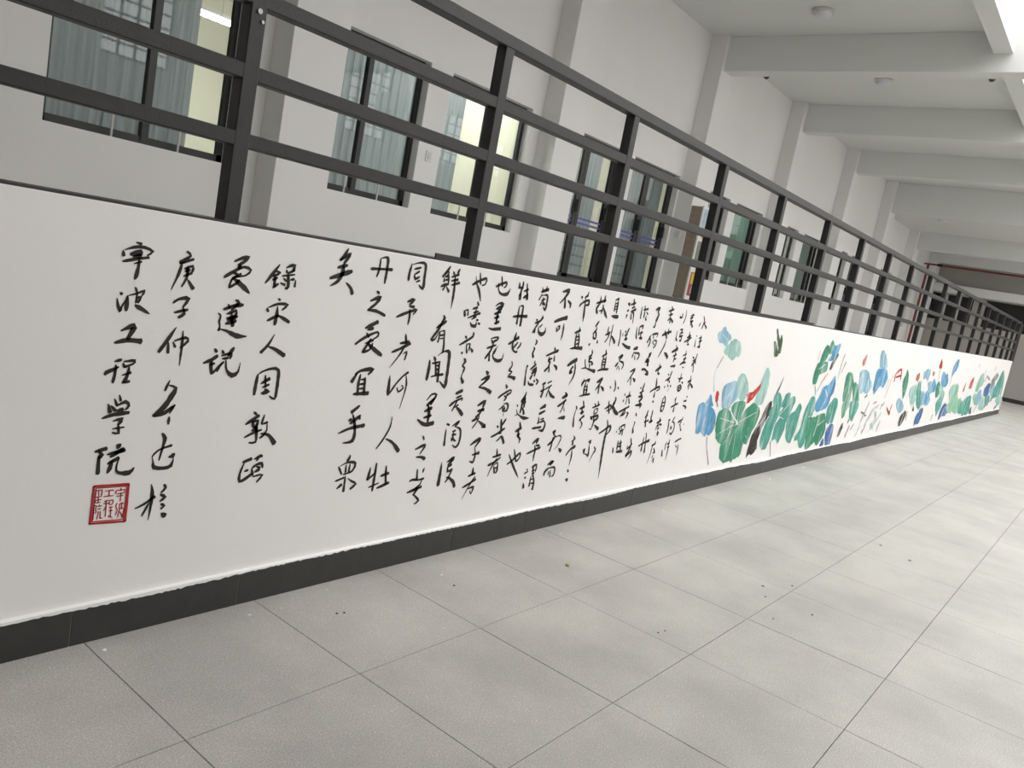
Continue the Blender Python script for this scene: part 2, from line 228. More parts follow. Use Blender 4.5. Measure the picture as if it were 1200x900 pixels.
# brush strokes in millimetres on the wall: x along the wall, height, width
INK = """
寧|1253,1343,2 1271,1340,3|1216,1312,3 1219,1296,3|1220,1315,2 1248,1327,3 1280,1331,3 1309,1321,3 1292,1306,2|1240,1304,5 1274,1314,5|1249,1297,4 1273,1303,4|1217,1279,3 1258,1291,3 1300,1301,3|1269,1294,3 1269,1265,3 1265,1237,4 1261,1226,1|1254,1276,2 1278,1285,2
波|1220,1181,2 1228,1177,3|1214,1162,2 1219,1141,3 1228,1121,3 1230,1136,2 1250,1176,1|1245,1173,3 1246,1148,4 1246,1125,3|1250,1175,2 1276,1184,2 1297,1194,3 1291,1177,2|1267,1202,3 1275,1184,2 1274,1153,2|1273,1167,2 1288,1174,3 1280,1154,3|1273,1145,4 1299,1133,4 1323,1120,1
工|1237,1060,3 1267,1076,5 1278,1073,5 1261,1034,4|1222,1021,4 1261,1031,4 1307,1029,5
程|1229,961,3 1250,967,3|1205,916,3 1206,924,4 1234,938,3 1244,944,2|1234,950,3 1234,916,3 1230,891,3|1258,961,3 1294,965,3 1287,953,2 1263,944,3|1256,956,3 1263,942,3|1277,945,3 1275,916,3 1266,894,4|1258,916,2 1285,925,3|1260,891,3 1284,896,3
庚|1424,1336,4 1439,1324,3 1405,1297,4|1405,1294,3 1451,1314,3|1412,1292,4 1404,1257,3 1385,1205,1|1422,1279,3 1451,1291,3 1451,1271,3|1426,1271,4 1441,1278,4|1433,1286,3 1434,1249,3 1420,1219,2|1423,1254,3 1451,1268,3|1439,1244,3 1462,1215,4
子|1399,1163,4 1415,1176,3 1451,1182,4 1434,1151,3|1434,1151,2 1441,1129,4 1422,1115,3|1406,1131,3 1453,1144,3
仲|1420,1082,2 1392,1033,4 1369,995,4|1398,1031,3 1402,993,3|1415,1032,2 1425,1014,3|1419,1035,3 1457,1048,3 1468,1037,3 1443,1012,3|1446,1071,2 1448,1018,3 1448,950,1
冬|1421,900,2 1408,864,3|1421,882,3 1446,873,4 1432,840,5 1410,805,5 1377,776,4|1380,775,4 1418,787,4 1451,813,3|1429,798,3 1448,810,3 1434,783,2|1435,771,4 1435,745,2
書|1418,713,4 1430,696,4 1427,671,3 1418,617,2|1392,632,3 1411,654,2 1458,669,3|1471,638,5 1463,629,4 1451,627,2|1392,632,2 1398,613,2 1403,594,4 1437,588,4 1464,595,4 1470,625,1
於|1402,533,2 1409,502,4 1409,452,3 1406,403,1|1355,452,3 1386,465,3 1419,488,4|1401,466,3 1382,422,2|1448,528,4 1456,515,3 1440,498,2|1440,492,4 1457,481,4 1440,467,2|1445,457,4 1458,449,3 1447,438,2|1452,422,4 1466,410,5
學|1224,822,2 1233,793,4|1257,851,2 1263,831,3|1243,838,2 1253,815,3|1253,815,3 1279,828,4 1292,814,3 1280,800,2|1234,815,3 1250,798,3|1252,798,3 1274,803,4|1209,774,3 1246,786,4 1295,791,4|1245,764,2 1275,771,4 1263,751,3|1263,754,3 1268,722,3 1247,726,2|1246,738,2 1284,742,2
院|1200,664,4 1236,673,4|1210,666,3 1223,651,4 1212,640,3|1214,651,3 1216,588,4|1268,682,5 1277,676,5|1239,652,3 1296,663,4|1251,643,4 1292,669,4|1245,620,4 1279,638,4|1258,631,4 1253,602,4 1246,588,2|1279,635,3 1274,606,2 1282,587,3 1319,583,5 1334,600,2
愛|1602,1325,4 1631,1340,4 1655,1346,4 1639,1328,4 1618,1312,4|1629,1316,4 1622,1302,4|1571,1267,5 1603,1289,4 1642,1310,3 1671,1302,3 1653,1281,2 1606,1268,3 1594,1232,3|1599,1260,3 1634,1285,3|1601,1286,3 1622,1281,3|1607,1266,4 1653,1238,5 1678,1219,2|1594,1232,4 1618,1248,3 1631,1263,3
蓮|1585,1154,4 1622,1169,4 1660,1176,4|1627,1190,4 1641,1183,4 1615,1154,3|1600,1174,3 1608,1161,3|1599,1139,3 1636,1155,3|1636,1155,3 1634,1133,4 1602,1123,3|1616,1148,3 1629,1097,4|1605,1118,4 1642,1134,4|1599,1104,4 1639,1117,4|1567,1139,3 1577,1132,2 1574,1110,3 1579,1095,2 1576,1078,3|1575,1084,2 1605,1080,3 1650,1063,5 1690,1063,2
說|1571,1013,4 1581,1002,3|1535,961,4 1567,975,4 1586,989,4|1559,956,3 1578,961,3|1565,972,4 1566,948,4 1572,923,4|1572,923,4 1585,937,3 1613,968,3|1601,1009,3 1608,998,3|1647,1021,4 1628,990,4|1601,989,3 1641,999,3 1635,979,3|1605,978,3 1629,982,3|1603,954,2 1591,931,2|1621,973,3 1629,937,3 1654,918,5 1676,932,3 1680,966,1
錄|1787,1335,3 1763,1299,4 1736,1261,2|1774,1311,3 1795,1305,3|1765,1290,3 1789,1301,3|1764,1276,3 1785,1287,3|1773,1297,3 1777,1255,4|1772,1249,4 1792,1265,3|1818,1327,3 1830,1334,3 1853,1340,4 1847,1316,3|1819,1319,3 1828,1308,3 1856,1323,3|1804,1295,3 1859,1306,2|1829,1303,4 1837,1258,4 1824,1251,3|1812,1287,3 1827,1277,2|1801,1269,3 1822,1263,3|1842,1284,3 1859,1289,3|1866,1287,2 1865,1260,3
宋|1801,1211,3 1811,1205,3|1759,1170,4 1767,1159,3|1762,1173,2 1802,1190,3 1845,1191,4 1825,1169,3|1766,1125,3 1812,1148,4|1803,1181,3 1805,1153,4 1802,1112,4|1812,1148,3 1837,1138,4 1865,1125,4
人|1808,1076,2 1788,1037,3 1759,1005,4|1789,1029,3 1824,1018,4 1865,996,5
周|1761,922,4 1758,883,4 1757,844,4|1764,922,2 1778,933,3 1816,945,3 1848,940,4 1853,890,4 1853,869,4 1850,827,4 1824,839,3|1779,887,3 1816,907,4|1794,919,3 1802,872,3|1788,872,3 1816,884,3|1786,849,3 1813,863,3|1793,846,3 1821,857,3 1799,866,2
敦|1768,777,4 1782,767,3|1739,731,4 1769,750,4 1793,764,4|1766,744,3 1774,720,4|1764,739,4 1790,743,4 1784,714,4|1774,714,4 1787,720,4|1741,680,3 1771,694,3 1812,707,3|1789,726,4 1790,702,4 1793,660,3 1764,659,3|1769,706,4 1789,708,4|1816,765,3 1808,731,3|1809,728,3 1834,736,3|1831,733,2 1836,705,2 1820,682,3 1808,674,3|1808,692,2 1846,684,4 1880,648,5
頤|1750,583,4 1787,594,4|1757,579,3 1744,538,3 1748,508,4 1773,517,4 1797,533,4|1762,546,3 1778,550,3|1798,591,3 1826,603,4 1830,597,3|1809,584,3 1817,595,3|1796,557,4 1811,568,3 1834,572,4 1841,553,3|1793,555,3 1801,527,3|1806,538,3 1828,549,4|1812,562,3 1830,554,3|1802,521,3 1845,525,3 1823,497,3
矣|2092,1434,3 2077,1405,4 2059,1384,4|2062,1385,4 2106,1415,4 2080,1373,4|2053,1355,4 2100,1369,4|2024,1310,5 2067,1326,5 2128,1348,5|2081,1370,4 2080,1333,5 2064,1302,4 2030,1280,2|2106,1300,3 2134,1281,4 2146,1258,5
丹|2268,1417,3 2269,1373,3 2260,1340,3|2268,1417,2 2305,1424,4 2311,1377,4 2310,1317,4|2223,1369,5 2273,1374,3 2341,1378,4
之|2275,1281,4 2291,1273,3|2248,1238,4 2299,1258,5 2280,1228,4 2240,1199,3|2240,1198,3 2286,1199,4 2343,1182,4
愛|2244,1123,4 2309,1154,5|2257,1117,4 2289,1125,4|2204,1054,5 2252,1085,4 2314,1110,3 2322,1094,3 2288,1073,3|2256,1104,3 2272,1086,3|2286,1080,4 2249,1020,4|2257,1059,3 2300,1074,3|2270,1059,4 2313,1035,5 2360,1010,5|2249,1020,4 2288,1034,3 2299,1061,3
宜|2231,925,5 2257,942,4 2323,949,5 2302,926,4|2245,939,3 2217,893,5|2260,926,4 2256,883,4 2260,844,4|2288,913,4 2292,873,4 2294,843,4|2265,903,3 2289,906,3|2260,883,3 2289,886,3|2260,863,3 2289,866,3|2236,841,4 2320,844,5
同|2449,1416,3 2443,1379,4 2443,1343,4|2454,1413,2 2493,1426,3 2531,1422,4 2537,1369,4 2538,1316,5 2511,1330,3|2467,1395,3 2507,1406,3|2473,1372,3 2501,1389,3|2473,1372,3 2482,1354,4 2507,1366,3|2490,1341,3 2511,1350,3
予|2460,1252,4 2498,1265,5 2476,1240,4|2473,1233,3 2506,1232,4|2408,1181,4 2462,1202,4 2523,1221,4 2505,1198,3|2481,1220,3 2487,1183,4 2484,1151,2
者|2482,1110,3 2494,1068,4|2457,1067,4 2511,1076,4|2416,1026,4 2462,1043,4 2521,1069,4|2494,1068,3 2468,1019,3 2418,957,1|2486,1020,2 2507,1031,3 2501,994,3
何|2430,923,2 2433,869,5 2437,834,5|2444,841,4 2472,882,3 2509,920,3 2538,938,4|2527,924,3 2539,882,3 2534,833,2 2521,769,1|2484,868,3 2496,848,3 2522,865,3 2510,879,2
乎|2284,790,4 2244,761,5|2235,725,4 2250,731,4|2246,712,5 2297,746,4|2290,743,4 2297,729,3|2188,671,3 2250,691,4 2328,701,5|2254,751,4 2277,690,4 2274,636,5 2221,628,2
眾|2276,572,3 2273,555,4 2263,546,4|2222,523,4 2245,487,3|2230,525,2 2268,539,3 2312,532,4 2302,498,3 2254,486,3|2262,529,3 2265,495,3|2283,531,3 2282,493,3|2214,459,3 2261,471,3|2268,478,3 2269,454,3 2270,407,4|2229,424,3 2254,441,4|2283,466,2 2308,450,3 2334,436,4 2306,415,4
人|2485,733,2 2483,687,3 2454,632,3 2420,589,3|2468,632,3 2515,611,4 2562,568,6
牡|2406,503,3 2400,447,5|2404,450,3 2443,478,3|2438,521,4 2439,471,4 2439,390,4|2412,410,3 2472,425,2|2501,503,4 2507,458,4 2517,413,4|2475,457,4 2524,467,4|2464,401,4 2534,420,4
之|2707,632,4 2718,613,3|2670,568,4 2732,586,4 2706,543,3|2684,530,3 2721,527,4 2746,516,5
愛|2755,471,3 2750,449,3|2709,468,3 2717,414,4|2667,410,3 2686,418,4 2728,413,3 2763,417,4|2665,356,4 2757,376,4|2752,418,3 2744,389,3 2699,363,3|2737,374,4 2709,339,4|2715,339,3 2753,307,4 2726,292,2
蓮|2688,805,3 2717,834,3 2749,830,4 2718,787,5|2694,780,5 2742,815,4|2686,751,4 2733,768,5|2703,787,4 2719,742,5 2720,698,4|2688,721,4 2737,731,4|2650,714,4 2702,688,5 2762,693,6
鮮|2691,1433,4 2675,1408,4 2650,1381,4|2668,1409,3 2688,1405,3 2680,1386,3|2663,1378,3 2665,1359,3|2666,1381,3 2689,1387,4 2695,1355,3|2669,1368,3 2690,1372,3|2649,1336,4 2674,1347,4 2699,1351,3|2681,1345,3 2665,1322,3|2685,1341,3 2708,1317,4|2715,1412,3 2725,1400,3|2757,1428,4 2746,1407,4|2709,1385,3 2757,1403,4|2711,1368,3 2756,1379,4|2716,1349,3 2770,1365,4|2731,1401,3 2740,1342,4 2743,1294,4 2742,1241,1
也|2903,1426,3 2918,1373,3|2861,1365,5 2904,1387,4 2955,1404,4 2953,1376,3 2930,1369,3|2877,1407,2 2890,1375,3 2917,1341,4 2941,1292,2
也|3068,1427,3 3084,1379,3|3037,1373,5 3070,1388,4 3112,1401,4 3113,1382,3 3097,1374,3|3051,1390,3 3064,1354,3 3092,1340,4 3136,1346,5 3151,1376,1
噫|2837,1241,4 2848,1214,4|2844,1239,3 2863,1245,3 2867,1218,3|2921,1288,4 2933,1271,3|2893,1252,3 2928,1261,4|2870,1206,3 2902,1218,3 2954,1235,4|2904,1234,3 2940,1243,3|2923,1254,3 2911,1211,3|2899,1201,3 2930,1217,3|2893,1187,3 2908,1172,4 2936,1171,5 2938,1190,2|2935,1201,4 2949,1200,3|2950,1186,4 2967,1182,3
菊|2877,1119,4 2890,1108,3|2931,1138,5 2933,1120,4 2887,1094,4 2845,1074,3|2897,1083,3 2901,1058,3 2910,1037,4|2898,1079,2 2922,1082,3 2920,1049,3|2869,1036,4 2878,1037,4|2931,1061,3 2950,1045,5
蓮|3061,1278,3 3087,1294,3 3118,1292,5 3105,1269,4|3069,1264,4 3109,1282,4|3087,1256,4 3113,1270,4|3091,1266,4 3088,1237,4 3088,1213,4 3092,1187,3|3062,1238,4 3110,1253,4|3068,1219,4 3102,1228,4|3076,1191,4 3110,1203,4|3038,1166,3 3069,1162,4 3132,1168,5
有|2704,1208,4 2715,1190,4|2727,1182,6 2702,1167,5 2668,1147,3|2708,1192,5 2683,1139,4 2647,1093,4 2669,1094,3 2692,1131,2|2697,1136,3 2696,1089,3 2691,1082,3|2701,1131,2 2725,1137,3 2734,1090,3 2740,1057,4 2739,1032,4|2696,1113,3 2724,1117,3|2697,1098,2 2725,1101,2
花|3076,1112,3 3087,1100,3|3071,1116,2 3111,1123,3 3130,1121,4 3116,1104,3|3082,1093,3 3115,1108,4|3053,1065,4 3122,1084,3|3100,1096,4 3086,1054,4 3053,1012,4|3081,1044,3 3088,1001,4|3139,1080,2 3113,1050,3 3114,1021,3 3154,1003,5 3190,1013,4 3194,1045,1|3132,1065,2 3117,1038,3
之|3082,949,4 3101,935,5|3055,903,4 3113,920,5 3087,893,4 3047,866,3|3047,865,3 3097,859,4 3150,837,6
君|3066,770,5 3119,793,5 3109,764,5|3071,741,4 3121,749,5|3110,759,4 3090,725,4 3065,709,4|3041,690,4 3081,703,4|3093,715,4 3085,688,3 3055,652,2|3092,690,3 3137,666,5 3158,657,5 3125,654,2
聞|2662,996,4 2666,956,5 2663,902,5|2687,1013,4 2700,997,4|2711,1018,2 2747,1039,3 2784,1036,5 2794,972,5 2797,912,5 2794,870,6 2751,898,2|2679,981,3 2734,989,3|2700,997,3 2721,925,4|2730,993,3 2734,939,4 2739,893,4|2707,970,3 2732,973,3|2711,952,3 2736,955,3|2688,918,3 2725,925,3 2769,930,4
之|2898,1008,4 2911,995,5 2892,973,2|2896,971,4 2913,962,4 2902,924,2 2904,910,4 2922,889,5
愛|2881,834,4 2929,850,5|2890,813,3 2929,824,3|2853,773,5 2885,794,4 2939,812,3 2933,798,3|2909,808,3 2877,747,3|2893,765,3 2917,779,3|2906,765,4 2931,750,5 2961,725,5
子|3065,563,4 3099,581,5 3137,592,5 3107,551,4|3103,549,3 3118,513,3 3117,483,4 3109,468,4 3083,477,3|3093,509,3 3147,517,5
者|3123,439,4 3127,400,5|3094,395,4 3147,407,4|3064,337,4 3110,352,4 3161,373,4|3152,389,4 3120,348,3 3076,273,1|3109,326,3 3155,332,4 3146,315,3|3129,314,3 3143,295,3 3156,326,3
淘|2858,684,4 2879,677,3|2861,659,2 2861,642,3 2867,573,4|2901,671,3 2947,694,4 2922,667,4|2922,667,2 2962,654,4 2975,619,4 2971,575,4 2950,560,4 2926,575,2|2908,643,3 2931,647,3|2909,626,3 2940,627,3|2920,645,3 2922,606,4 2945,593,3|2908,612,2 2917,595,3
後|2873,489,2 2875,436,5 2875,369,6|2909,486,3 2957,505,5 2921,471,4|2924,460,4 2949,472,4|2925,471,4 2926,437,4 2960,445,4|2958,440,4 2934,391,3 2921,381,3|2926,406,3 2948,401,4 2987,374,5 3000,348,5
貴|3280,692,4 3298,631,5|3322,693,4 3299,661,4|3254,657,3 3266,648,4|3222,597,5 3267,612,4 3324,639,4|3281,611,3 3303,616,3|3308,598,4 3290,581,3 3270,570,2|3308,598,4 3321,585,5 3341,556,5
者|3293,529,3 3304,486,4|3268,483,4 3335,493,4|3240,440,5 3290,454,4 3339,478,3|3308,474,4 3275,428,3 3254,376,1|3292,433,3 3309,392,4|3295,439,3 3320,449,3 3328,405,4 3318,391,4|3301,420,3 3323,421,3
牡|3217,1412,3 3222,1383,5|3223,1381,3 3251,1393,3|3247,1419,4 3251,1381,3|3230,1345,4 3247,1356,4|3247,1395,4 3241,1360,4 3244,1326,5|3281,1413,3 3293,1365,4|3263,1370,3 3299,1383,4|3269,1336,4 3304,1356,4|3295,1370,4 3303,1331,5
丹|3251,1290,3 3254,1243,4 3256,1199,4|3255,1290,2 3282,1295,4 3286,1245,4 3288,1192,5|3213,1235,4 3263,1241,4 3331,1244,5
花|3269,1155,4 3264,1120,5|3220,1093,5 3255,1109,4 3297,1131,5|3254,1114,4 3258,1074,4 3285,1053,3 3304,1056,4|3263,1070,4 3297,1106,3|3322,1104,4 3319,1087,3 3299,1071,3
菊|3418,1406,3 3430,1382,3|3458,1415,3 3454,1389,4|3413,1381,4 3476,1399,5|3429,1372,3 3406,1337,3|3428,1362,2 3474,1368,4 3482,1330,4 3478,1289,5 3456,1303,3|3429,1334,3 3459,1347,3|3440,1353,3 3449,1313,4|3425,1306,3 3435,1327,3|3452,1328,3 3466,1314,4
花|3418,1236,3 3430,1227,3|3471,1258,3 3465,1237,4|3413,1213,4 3452,1226,4 3479,1248,3|3445,1220,4 3404,1161,3|3423,1193,4 3421,1162,4|3482,1212,3 3462,1195,3|3451,1200,3 3457,1169,4 3492,1156,6 3517,1172,4 3514,1196,2
之|3450,1125,3 3463,1113,4 3451,1097,3|3442,1083,3 3453,1076,4 3444,1050,4 3457,1028,4
不|3612,1399,5 3668,1411,6 3641,1369,4 3602,1335,3|3644,1372,4 3658,1313,5|3673,1356,3 3708,1338,5 3707,1316,3
可|3587,1231,6 3641,1248,5 3701,1261,7|3616,1201,3 3630,1181,5|3624,1204,2 3645,1211,4 3643,1189,4|3682,1226,4 3687,1170,4 3682,1132,2
之|3275,1005,3 3286,982,3 3269,959,4|3263,954,4 3293,947,3 3270,929,3|3265,921,4 3293,920,4 3329,911,6
富|3263,880,3 3278,862,5|3219,807,5 3253,827,4 3311,849,3 3319,836,3 3287,821,4|3268,817,4 3287,809,4 3272,791,3|3242,743,3 3280,765,3|3267,765,3 3281,734,4|3277,773,3 3300,778,3 3316,764,4 3312,738,4 3285,734,3|3285,760,4 3291,742,4|3286,729,2 3290,708,1
隱|3414,984,4 3421,976,4|3415,981,4 3417,935,3 3426,875,5|3478,1011,3 3479,996,4|3451,961,4 3494,991,4|3470,956,4 3505,970,5|3467,940,4 3509,957,4|3508,962,3 3498,925,4|3481,935,4 3464,909,4|3450,898,3 3465,880,4 3505,877,4|3501,901,4 3513,893,3|3521,909,4 3544,893,4 3530,880,4
逸|3457,838,3 3449,809,5 3427,783,5|3432,793,4 3461,798,5|3435,772,5 3466,782,5|3440,782,4 3436,740,4 3434,719,3|3459,777,4 3459,750,4|3441,751,3 3459,734,4 3470,712,5|3394,768,3 3401,757,3|3398,741,3 3409,720,2 3439,703,3 3478,690,5 3523,688,3|3388,705,1 3411,712,2
褻|3640,1090,4 3646,1074,4|3571,1040,4 3616,1054,4 3679,1073,5|3603,1038,3 3609,1006,4|3651,1045,3 3658,1012,4|3597,1017,4 3634,1028,3|3621,1012,5 3614,979,4 3582,953,4|3621,985,3 3628,950,4|3661,991,3 3694,975,5 3694,961,4
玩|3588,879,4 3617,887,4|3601,882,3 3609,844,4 3599,806,5|3584,839,4 3621,849,3|3637,885,3 3674,898,3|3621,849,3 3682,874,3|3670,868,3 3654,833,3 3649,805,3|3660,844,3 3692,816,5 3733,800,4
焉|3613,738,4 3661,756,6|3613,708,5 3667,725,4|3619,691,3 3625,658,4|3638,674,3 3668,681,3|3624,660,3 3618,652,4|3630,657,3 3673,667,4|3573,626,4 3657,631,4|3673,667,3 3692,649,4 3682,611,5 3640,613,3
壹|3836,831,4 3858,810,5|3813,797,5 3862,813,5|3782,747,5 3820,763,4 3857,785,5|3849,779,4 3832,729,3 3820,709,3|3853,739,3 3861,716,2|3812,675,3 3840,678,5 3880,678,6
者|3450,668,4 3464,638,4|3424,616,4 3473,635,5|3450,628,4 3459,584,5|3444,593,4 3471,600,3|3458,587,4 3481,569,4 3475,548,2
也|3447,515,3 3482,442,4|3404,432,4 3442,448,4 3506,489,4 3510,461,3 3490,444,4|3408,488,3 3443,445,4 3495,386,4 3534,345,2
予|3606,537,4 3657,562,5 3643,535,4|3642,524,3 3679,521,4|3569,479,4 3620,492,4 3693,509,4 3677,499,3|3633,524,3 3646,495,4 3644,462,4 3647,431,2
謂|3600,387,3 3611,381,3|3583,361,3 3618,372,3|3594,336,4 3607,337,4|3595,304,4 3604,275,5|3647,394,4 3690,405,4 3690,362,3|3658,405,3 3676,335,4|3655,371,3 3681,374,3|3661,354,3 3682,357,3|3657,337,3 3657,280,4|3679,340,4 3697,299,4 3695,256,5|3662,319,3 3684,323,3|3665,296,3 3691,296,3
觀|3787,594,5 3814,598,5|3786,597,3 3812,575,4|3761,516,5 3801,539,4 3824,569,5|3802,565,4 3800,513,4 3793,476,4|3826,563,3 3873,569,3 3886,548,3 3862,503,2 3838,487,1|3881,490,3 3913,470,7
而|3801,395,4 3853,414,6 3827,390,4|3785,330,5 3787,353,5 3818,373,4|3818,373,3 3877,374,4 3890,349,4 3884,323,4 3866,319,4|3824,355,3 3828,332,3|3842,359,3 3850,315,4
淨|3801,1390,4 3815,1382,4|3798,1330,3 3808,1349,3|3866,1421,3 3867,1407,3 3841,1384,4|3847,1392,3 3869,1400,4|3801,1332,3 3830,1358,4 3888,1374,4 3893,1349,3|3884,1362,4 3896,1351,4 3849,1341,3|3851,1380,3 3855,1336,4 3862,1295,5 3866,1248,2
直|3848,1216,3 3853,1191,4|3807,1179,4 3863,1198,4|3829,1176,4 3831,1124,4 3843,1091,4|3848,1181,4 3866,1144,4 3871,1095,4|3832,1157,3 3859,1163,3|3834,1138,3 3863,1142,3|3839,1115,3 3866,1121,3|3790,1087,3 3838,1093,4 3915,1094,6
枝|4007,1410,3 4012,1372,4|3971,1364,4 4070,1389,4|4017,1372,4 3983,1332,5 4002,1307,5|4054,1416,4 4056,1376,4|4049,1361,4 4053,1337,4 4042,1307,3|4014,1322,3 4048,1327,3|4060,1342,4 4091,1310,5 4118,1285,3
香|4041,1263,4 4026,1243,4 4010,1228,3|4027,1229,3 4030,1209,4 4000,1184,3|4007,1189,3 4013,1160,4 4041,1159,4 4033,1190,4 4014,1204,3|3983,1123,6 3986,1118,6|4062,1150,3 4068,1131,4
通|4174,1397,3 4203,1409,4 4212,1410,4 4208,1398,3|4182,1390,3 4186,1332,4|4208,1398,4 4215,1368,4 4215,1321,4|4186,1379,3 4213,1383,3|4189,1361,3 4216,1366,3|4191,1344,3 4217,1351,3|4165,1303,3 4199,1300,5 4245,1301,6
外|4163,1236,3 4163,1202,4|4142,1183,4 4190,1203,4|4162,1192,3 4184,1183,3|4189,1208,3 4176,1167,3 4150,1139,3|4209,1251,3 4207,1209,3 4215,1119,2|4208,1184,3 4246,1160,5 4269,1139,5
清|4333,1393,5 4356,1384,5|4339,1342,4 4355,1351,4|4342,1300,4 4347,1323,4|4395,1425,4 4408,1383,4|4366,1385,3 4425,1402,4|4385,1341,4 4442,1363,5|4389,1366,4 4426,1377,3|4394,1331,4 4404,1296,4|4399,1331,3 4422,1338,4 4438,1272,2
漣|4308,1224,4 4320,1184,3 4320,1123,4|4346,1205,3 4349,1185,2|4369,1222,3 4379,1210,4|4412,1240,4 4395,1208,4|4372,1191,4 4403,1201,4|4387,1202,4 4394,1161,4|4377,1166,4 4410,1172,4|4363,1140,4 4421,1121,5 4470,1115,6
可|3801,988,6 3843,1010,6 3886,1026,7|3846,943,5 3840,948,5 3845,969,4 3861,984,4|3846,943,5 3858,955,5|3871,1013,3 3887,970,4 3883,922,4 3850,873,1
遠|4029,1089,3 4039,1065,4|4008,1045,4 4039,1058,4|4018,1030,4 4041,1041,4|4019,1050,4 4019,1016,4|4014,1015,4 4050,1016,3 4061,999,6|4027,1006,4 4040,981,3|3974,1029,4 3983,1005,3 3997,978,4|3951,973,2 3993,978,3|3997,978,3 4051,967,4 4108,958,6
宜|3994,868,5 4000,888,5 4017,900,4|4005,910,3 4014,897,3|4014,897,3 4068,907,5 4056,893,4|4034,893,4 4028,848,4 4040,808,4|4053,878,4 4061,843,4 4060,810,5|4027,863,3 4053,865,3|4032,843,3 4058,845,3|3991,805,3 4037,811,3 4103,817,4
清|3982,745,4 3995,727,4|3990,727,2 3979,680,3 3993,617,5|4049,775,4 4062,750,4|4024,726,4 4073,740,5|4048,733,4 4063,692,4|4042,653,4 4067,669,4 4090,681,5|4039,698,4 4076,707,4|4068,667,3 4057,647,3|4067,647,3 4088,626,4 4070,601,2
直|4186,1094,3 4194,1074,4|4156,1051,4 4205,1070,4|4176,1049,4 4173,1009,4 4181,976,4|4202,1054,4 4208,1014,4 4209,976,4|4177,1034,3 4204,1037,3|4179,1016,3 4206,1019,3|4181,999,3 4209,1002,3|4135,962,3 4187,971,4 4258,973,4
不|4158,890,5 4215,912,6|4212,908,4 4188,872,4 4158,842,3|4191,877,4 4199,821,4|4209,867,3 4246,846,5 4256,833,3
蔓|4185,757,3 4202,739,3|4222,772,3 4231,738,4|4168,730,4 4203,736,3 4246,748,4|4199,721,3 4196,693,3|4200,719,3 4232,723,3 4232,697,3 4198,688,3|4166,673,5 4186,657,4|4177,670,4 4250,676,5 4249,655,4 4214,646,4|4200,683,3 4214,646,4|4173,668,4 4192,654,3|4242,660,4 4217,638,4 4202,592,3 4177,596,2|4230,617,3 4289,588,6
而|4351,1048,4 4399,1066,5 4367,1033,4|4334,991,5 4363,1017,4|4369,1028,3 4423,1018,4 4432,997,4 4420,976,3|4356,973,3 4372,997,3|4384,992,2 4392,971,3
不|4369,905,3 4386,877,4 4393,845,4 4384,832,4|4325,866,3 4335,853,4|4422,861,3 4433,847,4
妖|4353,772,3 4358,735,4 4382,687,4|4316,718,4 4350,730,4 4386,740,4 4386,713,4 4341,704,3|4420,792,4 4432,776,5 4409,744,4|4392,724,3 4430,754,4|4410,755,4 4407,713,4|4406,739,5 4454,695,7 4497,678,6
不|4536,959,4 4593,976,5 4571,941,4 4529,890,3|4565,930,3 4579,871,3|4591,919,3 4627,898,6
染|4533,817,3 4535,801,3|4526,758,4 4535,774,3|4591,830,3 4593,800,4|4555,790,4 4615,800,4|4573,784,3 4570,741,3|4595,784,4 4616,745,4|4502,691,5 4563,708,4 4625,726,4|4574,719,4 4585,680,4|4567,697,4 4530,660,3|4549,665,5 4580,680,4|4604,685,3 4628,679,5 4607,641,2
亭|4024,560,3 4040,536,5|4009,523,4 4040,536,3|4026,527,4 4026,502,5|3978,439,5 4010,472,4 4061,490,6|4034,466,4 4042,419,4 4034,369,1
點|4030,344,4 4042,330,4
點|4029,282,5 4052,281,4 4041,273,5
不|4205,508,3 4227,512,6 4225,494,4|4220,494,2 4229,457,4 4232,417,5 4212,427,3|4162,451,5 4179,466,4 4174,437,5|4187,434,3 4217,426,2|4286,471,4 4308,451,5 4286,421,3 4260,375,1
中|4310,557,5 4353,573,4 4431,602,5 4438,572,5 4408,546,4|4379,644,4 4397,611,5 4397,574,5 4394,531,6 4398,445,6 4411,336,5 4420,247,1
濯|4563,593,4 4556,571,4|4528,551,3 4529,562,3|4570,590,4 4618,601,4 4624,573,3|4587,586,3 4585,553,4|4566,560,3 4616,568,3|4602,574,3 4610,530,4|4560,538,3 4587,548,3|4527,452,4 4538,413,4|4578,493,4 4582,432,4|4587,470,4 4626,479,4|4589,453,4 4630,456,4|4608,497,4 4631,428,4|4577,418,5 4657,416,5
出|4746,502,4 4765,459,4|4718,453,3 4723,427,4 4775,461,4|4767,453,4 4751,414,5 4723,376,7|4723,376,5 4786,409,5|4791,411,5 4788,377,4 4761,351,1
於|4516,1382,3 4523,1309,4|4549,1394,3 4558,1373,3|4542,1366,4 4601,1376,4|4562,1364,4 4563,1318,4|4585,1356,3 4611,1340,3|4595,1332,3 4593,1323,3|4582,1319,4 4602,1302,4
泥|4505,1250,3 4518,1192,4 4529,1180,4|4535,1254,4 4580,1266,4 4577,1244,4|4536,1251,3 4546,1199,4|4547,1212,3 4592,1223,4|4570,1231,3 4576,1188,4|4559,1184,4 4597,1183,5
而|4517,1108,4 4568,1119,6|4536,1093,3 4521,1055,4|4533,1084,3 4603,1082,4 4608,1057,4 4589,1041,3|4552,1068,3 4564,1040,3
予|4705,1377,5 4751,1393,6 4738,1364,5|4738,1364,3 4758,1350,5 4739,1304,6|4739,1304,4 4736,1265,4 4716,1267,3
